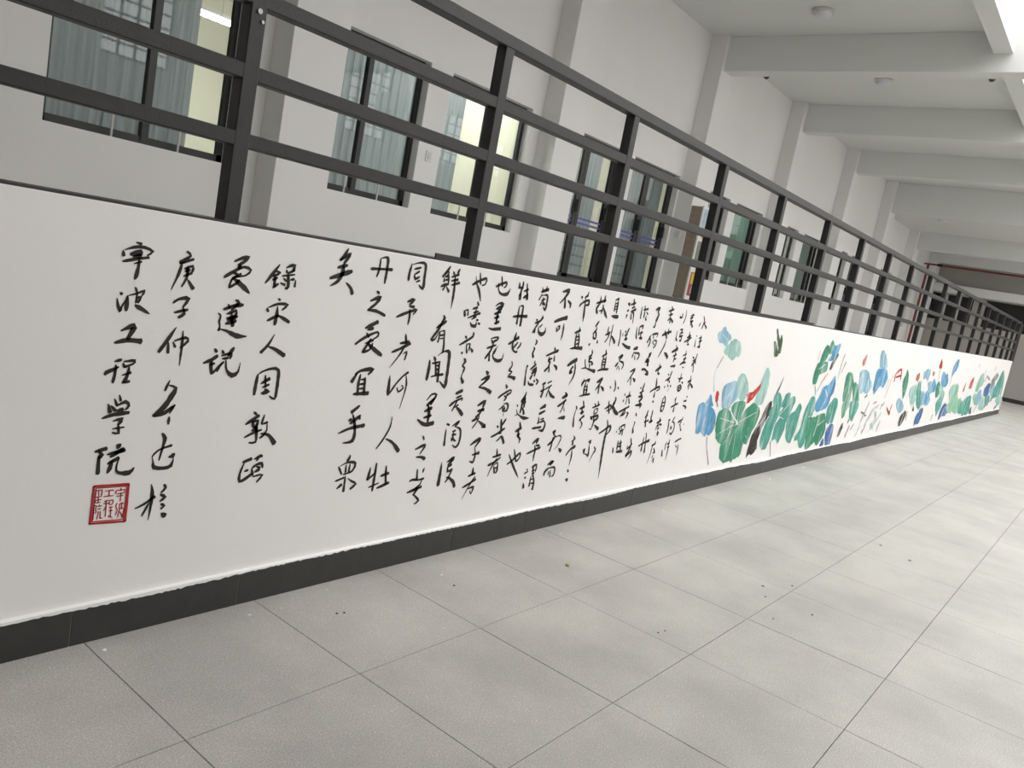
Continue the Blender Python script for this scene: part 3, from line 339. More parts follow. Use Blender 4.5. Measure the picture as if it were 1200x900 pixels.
獨|4714,1213,3 4679,1158,4|4693,1200,3 4720,1169,4 4705,1130,4|4727,1214,4 4802,1224,4 4794,1198,3|4742,1208,3 4757,1190,3|4773,1184,3 4752,1157,3|4770,1177,3 4806,1172,4 4800,1140,4 4780,1126,4|4765,1158,3 4784,1146,3
來|4919,1419,3 4938,1394,4|4888,1381,4 4957,1399,4|4900,1356,3 4952,1366,4|4920,1386,4 4931,1335,4 4936,1303,4|4897,1317,3 4924,1335,3|4938,1335,4 4978,1312,5
世|4895,1248,4 4916,1216,4|4943,1264,4 4955,1225,4|4869,1214,6 4916,1233,4 4987,1246,5|4921,1236,3 4939,1198,5
人|4941,1194,2 4929,1144,4 4876,1064,3|4951,1099,3 4985,1086,6 5017,1064,6
以|5068,1350,4 5104,1353,4 5102,1379,4|5076,1364,3 5077,1348,4|5148,1409,2 5159,1363,3 5139,1311,3
獨|5077,1257,3 5080,1190,3|5070,1210,3 5103,1188,4|5117,1266,4 5152,1271,4 5141,1247,4|5122,1239,3 5170,1249,3|5141,1247,3 5125,1219,4 5173,1228,4|5158,1228,4 5162,1190,4 5138,1193,4
重|5110,1158,3 5131,1131,4|5062,1105,5 5145,1132,6|5091,1076,3 5143,1091,4|5123,1117,4 5124,1083,4 5118,1036,4|5115,1056,3 5150,1060,4|5089,1004,4 5160,1009,5
愛|5268,1391,4 5254,1373,4|5231,1371,3 5288,1382,3|5232,1354,4 5274,1364,4|5258,1349,3 5244,1331,4 5286,1340,4|5248,1307,3 5276,1329,4|5264,1322,3 5297,1296,5
者|5275,1261,3 5281,1226,4|5249,1215,4 5303,1231,5|5219,1182,4 5284,1206,4 5323,1221,3|5292,1206,4 5273,1181,4|5272,1167,4 5302,1170,4
甚|5287,1123,3 5289,1088,4|5245,1083,3 5299,1099,4|5292,1081,4 5291,1053,4 5257,1028,4|5264,1059,3 5307,1067,4|5232,1017,5 5263,1031,4 5315,1036,4|5280,997,4 5301,1001,3
水|5447,1385,3 5475,1348,4 5456,1291,4|5417,1334,4 5406,1309,4|5501,1346,3 5478,1327,3|5486,1328,4 5533,1302,4 5518,1298,3
陸|5394,1239,3 5405,1232,3|5400,1211,2 5405,1155,4|5473,1242,4 5483,1207,4|5444,1220,3 5489,1229,3|5457,1195,3 5501,1204,4|5475,1207,4 5485,1157,4|5453,1156,4 5493,1158,5
愛|4739,1079,4 4763,1088,6 4743,1057,5|4708,1024,4 4740,1052,5|4720,1046,4 4762,1003,4|4712,1027,4 4756,1041,5 4745,1002,4|4684,977,5 4733,980,4|4715,983,4 4783,956,4|4742,947,4 4788,945,5
蓮|4770,884,4 4757,836,5|4722,853,4 4735,848,3|4727,815,4 4776,831,4|4744,814,5 4766,803,4|4722,790,5 4771,792,5 4773,775,5 4741,759,5|4752,770,4 4762,736,4|4702,732,4 4752,733,5 4784,735,6 4768,708,2
之|4737,678,4 4749,658,4|4741,615,5 4752,604,3 4740,579,3 4752,539,6
甚|4927,1022,3 4930,977,4|4881,968,5 4955,1000,5|4924,977,4 4923,954,4 4949,949,5
愛|4926,920,3 4939,881,5 4942,835,4|4872,821,5 4911,838,4 4985,857,5 4999,840,4 4962,829,4|4941,823,4 4942,783,5|4937,755,5 4952,749,4
牡|4906,692,4 4892,647,4|4877,641,4 4910,658,4|4972,690,4 4972,638,4|4901,652,5 4896,623,4 4913,574,5|4881,607,4 4939,619,4|4952,604,5 5001,613,4|4963,644,4 4988,602,4
菊|5135,971,4 5121,933,4|5082,950,4 5099,941,3|5062,901,4 5126,924,4|5112,927,4 5101,898,4|5114,909,3 5131,886,4|5105,874,3 5126,857,3|5066,854,5 5077,857,4|5152,868,4 5166,859,4|5144,845,2 5124,821,1
自|5108,789,4 5127,763,4 5131,715,4 5119,674,4|5087,769,4 5088,687,5 5108,683,5|5088,740,3 5124,742,3|5093,716,3 5123,718,3|5108,789,3 5083,763,3
蕃|5295,957,3 5289,904,4|5254,921,3 5278,913,4 5320,922,4|5275,892,4 5297,901,3|5321,892,4 5346,883,4|5267,856,4 5313,868,4 5338,843,4 5303,823,4 5273,844,4|5294,868,3 5308,826,3|5271,847,3 5329,849,3
晉|5292,778,4 5284,754,5|5237,704,4 5300,720,4 5341,731,4|5293,747,4 5302,717,4|5294,705,4 5292,669,5
草|5482,1108,3 5475,1069,4|5415,1079,4 5440,1071,4|5430,1050,4 5477,1066,4|5421,1013,4 5471,1050,5 5482,1029,4|5453,1032,3 5458,1008,4|5462,1014,3 5473,965,3
木|5458,940,3 5476,892,3|5423,889,4 5475,907,5|5469,892,3 5440,855,3|5456,892,3 5463,836,3|5469,879,4 5496,867,5 5526,848,5
之|5463,782,5 5474,775,4|5427,745,4 5473,749,4|5431,711,4 5467,707,4 5491,691,6
丹|4950,528,4 4963,487,3 4979,383,5|4928,500,3 4927,396,5|4875,437,5 4931,454,4 5018,469,6
李|5107,633,4 5115,603,4|5071,593,4 5130,611,5|5104,600,4 5074,545,3|5111,585,4 5152,577,4|5086,571,4 5110,573,4|5096,550,3 5125,555,4|5107,514,4 5135,518,4|5112,543,3 5126,498,4
唐|5114,457,4 5124,435,4|5073,427,5 5123,438,3|5086,426,4 5079,361,3 5056,291,1|5113,406,4 5137,380,4|5111,370,3 5146,374,4|5129,357,3 5115,334,3|5126,309,3 5147,331,3 5151,295,4
陶|5275,611,5 5253,603,4|5258,606,3 5270,554,4 5267,505,4|5344,630,4 5312,588,3|5315,594,3 5355,580,4 5369,537,4 5342,498,5 5311,509,4|5310,564,3 5319,533,4|5299,546,3 5331,548,3
淵|5254,384,4 5271,334,5|5304,442,3 5289,418,3|5286,425,3 5294,381,3|5341,458,4 5342,415,4|5313,423,4 5350,427,3|5325,398,4 5355,402,4|5345,409,4 5346,353,4 5342,291,1
花|5480,625,3 5479,600,4|5413,584,5 5477,603,4|5471,588,4 5446,558,3|5463,563,4 5479,531,3 5499,518,4|5523,567,4 5517,564,3
可|5434,431,4 5487,446,4 5530,454,4|5460,404,4 5482,387,3|5504,411,3 5512,366,4 5514,321,1
"""
SEAL = """
frame|1209,547,4 1324,542,5|1323,542,4 1325,410,5|1325,411,4 1207,419,4|1209,419,4 1209,547,4|1217,540,2 1317,536,2|1317,536,2 1319,419,2|1319,419,2 1215,425,2|1215,425,2 1217,540,2
寧|1284,524,2 1312,525,2|1298,531,2 1299,522,2|1288,513,2 1310,513,2|1300,515,2 1301,485,2|1287,504,2 1308,505,2|1283,525,2 1283,514,2|1312,525,2 1311,513,2
波|1291,480,2 1288,468,2 1294,455,2 1290,438,2|1300,476,2 1314,477,2|1300,476,2 1301,455,2 1298,428,2|1307,481,2 1308,457,2|1302,457,2 1317,458,2 1312,426,2|1303,448,2 1316,427,2
工|1247,527,2 1275,527,2|1261,526,2 1261,508,2|1244,508,2 1276,508,2
程|1248,491,2 1262,494,2|1246,483,2 1263,483,2|1255,493,2 1257,437,2|1257,475,2 1249,459,2|1265,492,2 1276,492,2 1276,479,2 1266,478,2 1265,492,2|1266,468,2 1278,468,2|1266,456,2 1278,456,2|1267,438,2 1281,430,2|1272,467,2 1274,436,2
學|1215,531,2 1238,532,2|1217,524,2 1217,513,2|1226,534,2 1227,514,2|1237,531,2 1237,513,2|1215,508,2 1238,510,2|1219,498,2 1237,499,2|1227,508,2 1228,488,2|1217,501,2 1221,489,2 1235,490,2
院|1216,481,2 1218,431,2|1216,481,2 1224,478,2 1222,468,2 1226,456,2 1221,454,2|1228,476,2 1241,477,2|1229,467,2 1240,467,2|1233,458,2 1230,432,2|1239,458,2 1240,433,2 1246,435,2|1233,481,2 1234,475,2
"""
MURAL = """
stem|gray||5962,1098,2 5895,1005,2|
stem|paleteal||5881,998,1 5875,937,1 5936,814,2|
flower|paleblue|5766,1271 5808,1291 5833,1311 5859,1329 5899,1318 5924,1297 5991,1278 6039,1249 5997,1217 5980,1182 5908,1195 5807,1213||5858,1268,1 5995,1221,1
flower|paleteal|5953,1132 5975,1174 6008,1198 6066,1230 6155,1243 6241,1215 6278,1177 6300,1126 6269,1102 6217,1104 6168,1072 6118,1075 6064,1101 6009,1114||6091,1186,1 6107,1094,1
leaf|paleblue|6130,733 6096,828 6140,867 6224,891 6349,899 6423,826 6462,760 6367,712 6320,657 6172,677||6209,748,2 6305,819,2
leaf|paleteal|6388,850 6365,923 6430,968 6546,932 6645,841 6660,782 6609,724 6467,751||6488,924,2 6634,824,1
leaf|paleteal|6887,701 6872,762 6885,848 6928,925 6965,1012 7021,1017 7077,978 7093,943 7114,820 7088,714 7021,671||6998,925,1 6982,769,2
bud|red|6009,732 5986,791 6004,825 6051,790 6052,729||
stem|darkgray||6039,727,2 6080,687,2|
bloom|red|6638,782 6693,798 6774,810 6845,839 6915,873 6920,830 6861,779 6797,737 6746,712 6690,697 6681,748||6764,755,2 6793,780,1
leaf|blue|5764,490 5717,614 5708,697 5758,733 5851,707 5981,682 6082,616 6117,535 6091,481 6037,444 5972,463 5948,441 5851,489 5808,472||5874,646,1 5865,531,2;5979,620,1 6006,501,1
leaf|blue|5824,724 5866,762 5892,796 5948,737 5986,690 5897,703||
stem|gray||6008,438,2 6039,364,2 6162,194,2|
leaf|green|6149,478 6123,543 6121,631 6196,668 6320,657 6410,605 6555,532 6500,485 6419,414 6332,357 6212,397||6183,588,1 6512,534,2;6237,457,1 6501,518,2
leaf|green|6371,671 6442,723 6620,724 6668,680 6638,605 6593,539 6421,621||6549,683,1 6566,549,2
leaf|green|6593,539 6683,638 6767,678 6864,701 7009,654 7061,591 7023,486 6962,436 6918,324 6803,348 6666,451||6966,612,1 6614,538,2;6885,378,1 6608,513,2
leaf|green|6365,226 6323,321 6340,377 6409,431 6495,493 6608,513 6800,444 6832,355 6814,313 6824,260 6805,217 6765,212 6731,197 6669,193 6641,170 6576,192 6492,178 6422,197||6475,209,2 6547,474,2;6642,204,1 6585,481,2;6375,350,1 6473,461,2
brush stroke|ink|6979,186 6970,276 6990,390 7095,518 7178,650 7284,710 7322,673 7301,574 7236,485 7141,372 7200,260 7107,203 7028,218||7064,457,2 7232,567,2
leaf|teal|7347,691 7336,764 7442,794 7543,742 7582,667 7561,565 7442,587||7426,762,1 7548,584,2
leaf|teal|7575,658 7610,722 7651,778 7757,781 7788,719 7670,636||
leaf|teal|7561,565 7670,636 7774,719 7908,746 7972,677 7900,582 7863,515 7806,479||7872,698,1 7587,564,2
leaf|teal|7289,610 7372,654 7548,584 7527,538 7338,554||
leaf|teal|7263,274 7233,340 7261,484 7332,563 7561,565 7519,473 7478,344 7443,243 7349,236||7500,539,1 7497,314,2
leaf|teal|7550,311 7546,471 7634,534 7793,537 7841,410 7755,279 7686,303 7618,326||7751,520,1 7567,555,2
leaf|teal|7919,337 7863,477 7914,562 8030,597 8120,674 8218,622 8202,562 8202,442 8156,304 8110,247 8006,273||8232,481,2 8209,311,3
leaf|teal|8232,320 8341,416 8333,588 8467,737 8580,715 8630,652 8663,568 8540,520 8549,385 8598,236 8525,168 8428,195 8325,274 8240,269||8341,578,2 8294,438,3
leaf|green|8665,147 8582,300 8516,469 8773,512 9060,534 9244,351 9172,222 9046,164 8939,215 8792,149||8937,474,2 8877,380,3 8851,285,3;8516,511,2 8866,562,1;8868,391,2 9124,456,1
leaf|teal|9169,443 9113,597 9248,692 9388,701 9494,621 9468,521 9451,409 9271,405||9230,671,2 9241,528,2
leaf|blue|8688,578 8654,662 8720,744 8779,837 8959,868 9090,964 9181,900 9210,780 9102,695 9104,609 8866,562||8873,805,3 9013,718,2;8840,594,1 8978,676,2
leaf|deepblue|9174,134 9191,199 9265,239 9303,147||
leaf|deepblue|9389,130 9282,305 9384,400 9548,359 9571,221 9553,131||
brush stroke|ink|9791,232 9829,323 9900,378 9943,329 9873,227||
stem|darkgray||7375,781,4 7414,836,4 7466,936,1|
stem|darkgray||7525,303,2 7622,144,1|
stem|gray||8475,849,2 8572,746,1|
stem|tan||8744,962,1 8588,787,2|
bird|olive|6985,1258 7038,1253 7121,1191 7170,1135 7094,1125 7056,1153||
bird|olive|6988,1371 7026,1359 7122,1271 7116,1213||
bird|olive|7129,1328 7193,1281 7216,1158 7150,1163 7127,1227||
leaf|green|8354,901 8334,992 8373,1075 8464,1093 8699,1106 8748,1013 8611,977 8517,960 8484,867 8412,859||8464,1026,2 8638,1080,2
leaf|green|8444,1101 8470,1218 8550,1288 8637,1266 8665,1182 8591,1104||
leaf|green|8685,1191 8651,1266 8684,1343 8809,1297 8782,1211||
leaf|blue|8713,1124 8789,1202 8788,1271 9008,1322 9002,1226 8902,1136||8679,1131,3 8775,1185,3
brush stroke|darkgray|8840,1023 8846,1100 8988,1208 9032,1192 8946,1085 8882,1023||
stem|tan||9278,1207,2 9227,1072,2 9229,928,1|
stem|darkgray||9387,1120,2 9297,992,1|
stem|tan||8805,979,2 8632,850,1|
stem|gray||8360,1223,1 8360,1124,1|
leaf|green|9650,662 9567,844 9554,989 9777,985 9949,842 9922,715 9934,657||9702,957,1 9808,751,2
leaf|green|10092,642 9938,877 10161,841 10364,648 10211,627||10054,842,1 10112,689,2
leaf|green|9765,465 9691,616 9759,672 9934,657 9978,586 9906,529 9867,461||
leaf|teal|10131,439 9998,609 10017,655 10342,649 10422,550 10327,456 10296,397||10125,629,2 10161,498,3
leaf|paleblue|10294,745 10103,970 10165,1041 10440,1032 10626,937 10818,838 10681,740 10472,767||10264,983,4 10359,792,3;10558,912,3 10679,790,3
leaf|blue|10887,913 10893,1050 11329,1068 11546,940 11447,809 11264,836 11152,798 11037,717 10917,788||11082,938,3 11052,799,3
leaf|paleblue|11014,1076 10849,1234 10893,1309 11142,1242 11367,1081||10968,1262,2 11149,1091,2
bud|red|10115,1093 10097,1156 10196,1235 10225,1183 10201,1094||
bloom|red||11975,901,3 11954,995,3 12165,1065,3 12251,1052,3 12338,915,3;12000,955,2 12306,984,3|
leaf|green|12758,657 12522,887 12606,1000 12630,1084 12865,915 12911,742 12830,649||12668,1000,1 12751,744,2
bloom|red||11942,521,2 12134,447,3 12215,555,3;12105,448,4 12217,423,4|
stem|gray||11801,981,1 11656,662,1|
stem|gray||11640,927,1 11581,782,1|
leaf|paleblue|12519,520 12451,606 12617,645 12961,537 13001,448 12785,419||
brush stroke|ink|12949,234 12932,289 12951,355 13083,405 13205,446 13325,386 13232,277 13088,194||13084,239,2 13147,392,2
brush stroke|darkgray||10593,689,2 10701,720,2|
brush stroke|darkgray||10605,500,2 10746,477,2 10869,440,2 10900,462,1|
brush stroke|gray||11125,599,2 11272,620,2|
brush stroke|gray||11573,514,2 11620,583,1|
brush stroke|gray||10893,215,3 11022,319,2|
brush stroke|palegray||11048,366,3 11294,561,3|
brush stroke|palegray||11445,300,3 11709,460,2|
brush stroke|palegray||10604,179,2 10740,322,2|
brush stroke|ink|9809,234 9814,312 9874,379 9923,368 9900,299 9870,230||
bud|orange|13373,909 13376,1005 13516,1043 13588,931 13486,901||
leaf|paleblue|13933,917 13847,1039 14026,1102 14333,1075 14325,964 14255,901 14059,963||
bud|red|14962,1123 14962,1212 15026,1287 15222,1134||
bud|red|14582,998 14553,1077 14698,1055 14714,1002||
leaf|blue|15620,816 15444,969 15463,1079 15729,1022 15967,1032 16197,867 16016,797||15759,970,2 15870,833,2
leaf|blue|16392,982 16302,1149 16456,1276 16721,1317 16825,1175 16564,1046||
leaf|blue|14872,738 14752,885 14838,942 15136,819 15086,703||
leaf|green|15310,633 15160,802 15277,902 15555,800 15618,662 15467,613||
leaf|paleteal|13162,695 13170,798 13491,841 13683,688 13530,615 13303,634||
leaf|teal|13761,626 13616,826 13715,916 13969,746 14250,586 14190,429 13919,499||13779,809,1 13988,560,2
leaf|deepblue|14133,153 14088,306 14380,455 14564,402 14488,194 14216,173||
leaf|paleblue|14431,534 14395,679 14609,724 14933,573 14738,478||
leaf|teal|15852,276 15550,492 15739,609 15931,728 16130,656 16091,427 15933,282||15847,659,1 15833,416,2
leaf|deepblue|16187,166 16170,371 16471,489 17001,366 16838,241 16458,236||16582,414,2 16431,256,2
brush stroke|ink|13704,427 13700,504 13776,472 13816,416||
leaf|palegreen|16793,537 16658,757 17354,846 17582,636 17306,471||16967,755,2 17049,569,2
leaf|palegreen|17861,322 17688,501 18053,552 18373,427 18194,253||
leaf|teal|18825,152 18564,383 18659,541 18855,497 19103,204||
leaf|palegreen|17095,445 16952,599 17132,663 17525,658 17751,517 17470,385||
leaf|teal|18717,206 18527,484 19338,598 19557,406 19603,177||19116,527,2 19023,252,2
brush stroke|darkgray|19727,173 19666,289 19866,332 20043,162||
bud|red|18801,742 18815,897 19114,989 19157,767||
bud|red|18101,677 18120,791 18253,870 18270,702||
leaf|palegreen|19777,687 19800,878 20020,1031 20370,1052 20421,818 20065,665||
leaf|deepblue|21268,551 21119,735 21592,855 22016,792 22056,550||
leaf|paleteal|21020,251 20836,457 21117,594 21890,227 21436,209||
leaf|teal|22749,355 22727,594 23125,940 23570,1164 24082,1056 24498,712 24447,492 23123,479||23805,942,2 23656,538,3
brush stroke|darkgray||21952,897,2 22594,1111,2|
brush stroke|gray||21999,1168,2 22086,1273,1|
brush stroke|gray||19366,1212,2 19411,1287,1|
brush stroke|darkgray||23869,160,3 24409,307,2|
brush stroke|gray||20387,975,1 20580,1152,2|
leaf|paleteal|13340,603 13401,692 13688,627 13697,535 13503,524||
leaf|blue|14317,680 14467,742 14675,675 14689,545 14510,532||
leaf|paleblue|14375,870 14649,901 14914,738 14715,674||
leaf|paleteal|16567,686 16675,812 17153,837 17144,642 16891,572||
leaf|palegreen|16610,395 16955,497 17428,392 17312,263||
leaf|teal|17582,292 17557,446 17885,516 18161,274||
leaf|paleblue|14016,653 14157,745 14402,615 14338,488||
leaf|paleteal|15377,801 15595,834 15931,728 15831,607||
brush stroke|gray||15475,203,2 15551,303,2|
brush stroke|gray||13034,638,1 13062,696,1|
brush stroke|darkgray||13386,286,2 13356,423,2|
stem|gray||13843,901,1 13785,748,1|
stem|gray||15077,1132,1 15190,902,1|
stem|gray||16448,991,1 16375,813,1|
stem|tan||17470,638,1 17526,466,1|
leaf|palegreen|17481,316 17448,522 17854,515 18101,298 17902,234||
leaf|teal|18190,242 18183,437 18362,487 18686,226||
leaf|palegreen|19719,517 19883,629 20415,544 20391,348||
leaf|paleblue|21928,688 22038,855 22570,897 22866,680 22624,531||
leaf|teal|21566,505 21884,563 22431,512 22407,298 21945,310||
leaf|paleteal|23607,404 24264,575 24956,425 24634,244||
leaf|paleblue|20170,470 20194,664 20647,699 20896,496 20659,341||
leaf|teal|23243,809 23706,986 24262,897 24420,666 23906,580||
leaf|gray|21865,793 22126,960 22639,1090 22938,1027 22502,854 22300,727||
leaf|paleteal|20088,858 20111,1051 20334,1072 20671,897 20496,779||
brush stroke|gray||21880,269,3 22612,423,2|
brush stroke|palegray||20294,193,3 20659,341,3|
brush stroke|darkgray||23461,1096,3 23693,1187,1|
brush stroke|gray||20985,1017,2 21572,938,2|
brush stroke|darkgray||20806,897,2 20907,1056,1|
stem|gray||23656,1164,1 23906,580,1|
brush stroke|palegray||10719,380,4 10907,618,3;10957,313,3 11181,525,3|
brush stroke|palegray||11282,239,3 11470,389,3;11663,200,3 11758,337,2|
brush stroke|gray||10310,287,2 10409,356,1;10133,206,2 10226,346,2|
brush stroke|darkgray||10095,387,3 10126,422,3|
brush stroke|gray||11325,531,1 11430,578,1;11612,553,2 11721,601,1|
leaf|paleteal|11309,473 11366,491 11459,419 11400,401||
leaf|paleteal|11260,299 11296,337 11437,271 11400,233||
"""
# ---------------------------------------------------------------- the hall floor
T = 0.6550; GX = 1.229; GY = -0.138            # tile size, phase of the joints
XE = 25.0; YW = 2.485; ZT = 1.45               # end, face and top of the painted wall
ZC = 5.757; YB = 6.6; ZF = 1.36                # ceiling, corridor back wall, corridor floor
fl = struct(MB().box(-8, 36, -6, YB+0.2, -0.2, -0.004).build('floor', M['grout']))
tile_me = None
for j in range(-2, 4):
    for i in range(-2, 49):
        if j == -2 and i > 5: continue
        if tile_me is None:
            t = MB().box(0.0014, T-0.0014, 0.0014, T-0.0014, -0.02, 0.0).build('floor_tile', M['terrazzo'], fl, bevel=0.0009); tile_me = t.data
        else: t = link('floor_tile', tile_me, None, fl)
        t.location = (GX+T*i, GY+T*j, random.uniform(-0.0004, 0.0004))
rest = MB().box(GX+T*4+0.004, 36, -6, GY-T-0.003, -0.02, -0.0005).box(-8, GX+T*4+.003, -6, GY-2*T-0.003, -0.02, -0.0005)
rest.box(-8, GX-2*T-0.003, GY-2*T, YW, -0.02, -0.0005).box(XE+0.5, 36, 2.48, YB, -0.02, -0.0005).box(GX+T*49, 36, GY-T, 2.48, -.02, -.0005)
rest.build('floor_surface', M['terrazzo'], fl)
for (x, y, r) in ((1.262, 2.395, .006), (1.80, 2.375, .006), (1.93, 2.36, .005), (1.78, 2.33, .003), (2.78, 2.28, .007), (3.20, 2.35, .004), (3.72, 2.38, .005),
                  (5.1, 2.30, .009), (5.25, 2.26, .007), (7.3, 2.33, .012), (8.4, 2.38, .014), (8.6, 2.30, .010), (9.1, 2.34, .012), (3.9, 2.36, .006), (2.2, 2.41, .005)):
    mb = MB(); n = 9; k = len(mb.v)
    mb.v = [(x+math.cos(a*2*math.pi/n)*r*random.uniform(.7, 1.25), y+math.sin(a*2*math.pi/n)*r*random.uniform(.6, 1.2), z) for z in (0.0, 0.0025) for a in range(n)]
    mb.f = [tuple(range(n, 2*n))] + [(a, (a+1) % n, n+(a+1) % n, n+a) for a in range(n)]
    mb.build('paint_drip', M['chip'], fl)
for (x, y, r) in ((2.75, 2.17, .006), (2.10, 2.22, .005), (2.13, 2.21, .005), (4.25, 1.23, .006), (4.4, 1.30, .008), (4.6, 1.2, .006), (4.27, 0.98, .007), (6.25, 1.10, .010), (6.1, 0.87, .011), (3.99, 1.09, .005), (3.25, 1.36, .004), (3.3, 1.35, .004)):
    MB().cyl((x, y, 0), (x, y, .002), r, 7).build('dirt_spot', M['dark'], fl)
lf = MB(); lf.v = [(0, 0, .002), (.014, .009, .006), (.034, .012, .004), (.05, 0, .003), (.034, -.012, .007), (.014, -.01, .003), (.025, 0, .010), (0, 0, 0), (-.015, .002, .001), (-.015, -.001, .001)]
lf.f = [(0, 1, 6), (1, 2, 6), (2, 3, 6), (3, 4, 6), (4, 5, 6), (5, 0, 6), (0, 8, 9)]
lo = lf.build('fallen_leaf', M['leaf']); lo.location = (3.50, 2.03, .001); lo.rotation_euler = (0, 0, .9); lo.scale = (.8, .8, .8)
tag(lo, 'small yellow dry leaf lying on the grey terrazzo floor', 'leaf')

# ---------------------------------------------------------------- the painted low wall with its baseboard
wl = struct(MB().box(-6, XE, YW, YW+0.14, 0, ZT).build('wall_left', M['mural_wall'], bevel=0.003))
MB().box(-6, XE-0.005, YW+0.006, YW+0.30, ZT, ZT+0.008).build('coping', M['black_stone'], wl)
MB().box(2.6, 8.0, YW+.012, YW+.022, ZT+.008, ZT+.030).build('kerb_strip', M['black_stone'], wl)
bb = struct(MB().box(-6, XE, YW-0.0131, YW, 0, 0.1355).build('baseboard_left', M['joint']))
bt = None; x = 1.180-0.6215*6
while x < XE-0.1:
    w = min(0.6215, XE-x)
    if bt is None or w < 0.62:
        o = MB().box(0.0016, w-0.0016, -0.0150, -0.0130, 0.0, 0.136).build('baseboard_tile', M['black_tile'], bb, bevel=0.0005)
        if bt is None: bt = o.data
    else: o = link('baseboard_tile', bt, None, bb)
    o.location = (x, YW, 0); x += 0.6215
# white paint slopped over the top of the baseboard: ledge plus ragged lower edge
led = MB(); n = 900; yf = YW-0.0165
pts = []; x = -5.5; dep = 0.01
while x < XE:
    base = 0.001 + 0.0075*max(0, math.sin(x*1.9)+math.sin(x*4.3+1)*.7) + random.uniform(0, .006)
    pts.append((x, 0.136-base)); x += 0.012 if x < 6 else 0.05
for i in range(len(pts)-1):
    k = len(led.v); (xa, za), (xb, zb) = pts[i], pts[i+1]
    led.v += [(xa, yf, za), (xb, yf, zb), (xb, yf, .138), (xa, yf, .138), (xa, YW+.001, .1415), (xb, YW+.001, .1415), (xa, YW-.0135, za), (xb, YW-.0135, zb)]
    led.f += [(k, k+1, k+2, k+3), (k+3, k+2, k+5, k+4), (k+6, k+7, k+1, k)]
led.build('paint_edge', M['chip'], bb)
# corridor slab behind the low wall
cf = struct(MB().box(-6, XE+.01, YW+0.14, YB, ZF-0.15, ZF).build('floor_corridor', M['terrazzo']))

# ---------------------------------------------------------------- railing
ra = empty('metal_railing', (1.6, YW+0.06, ZT))
tag(ra, 'long black steel railing with square posts and four rails on top of the painted wall', 'railing')
R0, R1 = YW+0.025, YW+0.085
def rp(mb, name, **k): return keep(mb.build(name, M['steel'], None, **k), ra)
XR = XE-0.05
rp(MB().box(-5, XR, R0-0.004, R1+0.004, 2.445, 2.50), 'top_rail', bevel=0.004)
for z0, z1 in ((2.172, 2.222), (1.932, 1.982), (1.712, 1.76)):
    rp(MB().box(-5, XR, R0+.001, R1-.003, z0, z1), 'middle_rail', bevel=0.003)
px = [-3.3, -2.1, -.88, .34, 1.585, 2.862, 4.045, 5.35, 6.56, 7.83, 9.06, 10.30, 11.55, 12.80, 14.05, 15.3, 16.55, 17.8, 19.05, 20.3, 21.55, 22.8, 23.9, XR-.03]
pm = None
for q in px:
    if pm is None:
        o = MB().box(-.03, .03, -.03, .03, 0, 1.0).build('post', M['steel'], None, bevel=0.003); pm = o.data
    else: o = link('post', pm, None)
    o.location = (q, (R0+R1)/2, ZT+.006); keep(o, ra)
bo = MB().cyl((1.585, R0-.006, 2.155), (1.585, R0, 2.155), .009, 8).build('bolt', M['bolt'], None); keep(bo, ra)
bo = MB().cyl((1.60, R0-.006, 2.125), (1.60, R0, 2.125), .006, 8).build('bolt', M['bolt'], None); keep(bo, ra)
# return of the railing going down the end stair
dn = empty('stair_handrail', (XE+.05, YW+.25, 0))
tag(dn, 'dark steel handrail end piece at the far end of the painted wall', 'handrail')
HY = YW+.055
keep(MB().cyl((XE+.03, HY, 2.47), (XE+.36, HY, 2.42), .035, 8).build('rail', M['steel']), dn)
keep(MB().cyl((XE+.36, HY, 2.45), (XE+.36, HY, 1.42), .04, 8).cyl((XE+.16, HY, 2.44), (XE+.16, HY, 1.40), .035, 8).build('post', M['steel']), dn)
keep(MB().cyl((XE+.001, HY, 1.36), (XE+.38, HY, 1.43), .035, 8).build('rail', M['steel']), dn)
for k in range(8):   # end stair
    struct(MB().box(XE+.05+k*.26, XE+.31+k*.26, YW+.14, YB, 0, ZF-.17*(k+1)).build('stair_step', M['terrazzo'])) if ZF-.17*(k+1) > .02 else None

# ---------------------------------------------------------------- corridor back wall with windows and doors
SILL, HEAD = 1.876, 3.44
WINS = [(2.53, 4.05), (4.95, 6.30), (6.65, 8.15), (13.52, 14.5), (14.82, 16.2), (17.63, 18.45), (18.9, 20.25), (21.95, 22.5), (29.6, 30.8)]
DOORS = [(9.24, 10.50), (10.81, 12.345), (22.95, 23.75), (25.9, 27.5)]
hs = [(a, b, SILL, HEAD) for a, b in WINS] + [(a, b, ZF, HEAD) for a, b in DOORS]
mb = MB(); holes(mb, -6, 33.2, YB, YB+0.22, -0.1, ZC+0.1, hs)
wb = struct(mb.build('wall_corridor', M['wall']))
pil = None
for k, q in enumerate((-3.5, .55, 4.64, 8.65, 12.70, 16.65, 20.70, 24.70, 28.7, 32.6)):
    struct(MB().box(q-.30, q+.30, YB-.29, YB, ZF-.1 if q < XE else 0, ZC).build('pillar', M['wall'], bevel=.004))
def frame_parts(root, a, b, z0, z1, mull, yf, t=.05, d=.05):
    f = MB().box(a, b, yf, yf+d, z0, z0+t*1.3).box(a, b, yf, yf+d, z1-t, z1).box(a, a+t, yf, yf+d, z0, z1).box(b-t, b, yf, yf+d, z0, z1)
    keep(f.build('window_frame', M['frame'], None), root)
    for c in mull: keep(MB().box(c-.03, c+.03, yf-.012, yf+d, z0+.03, z1-.03).build('mullion', M['frame'], None), root)
    edges = [a+t]+[c for c in mull]+[b-t]
    for i in range(len(edges)-1):
        keep(MB().box(edges[i], edges[i+1], yf+.022, yf+.028, z0+.05, z1-.04).build('pane', M['glass'], None), root)
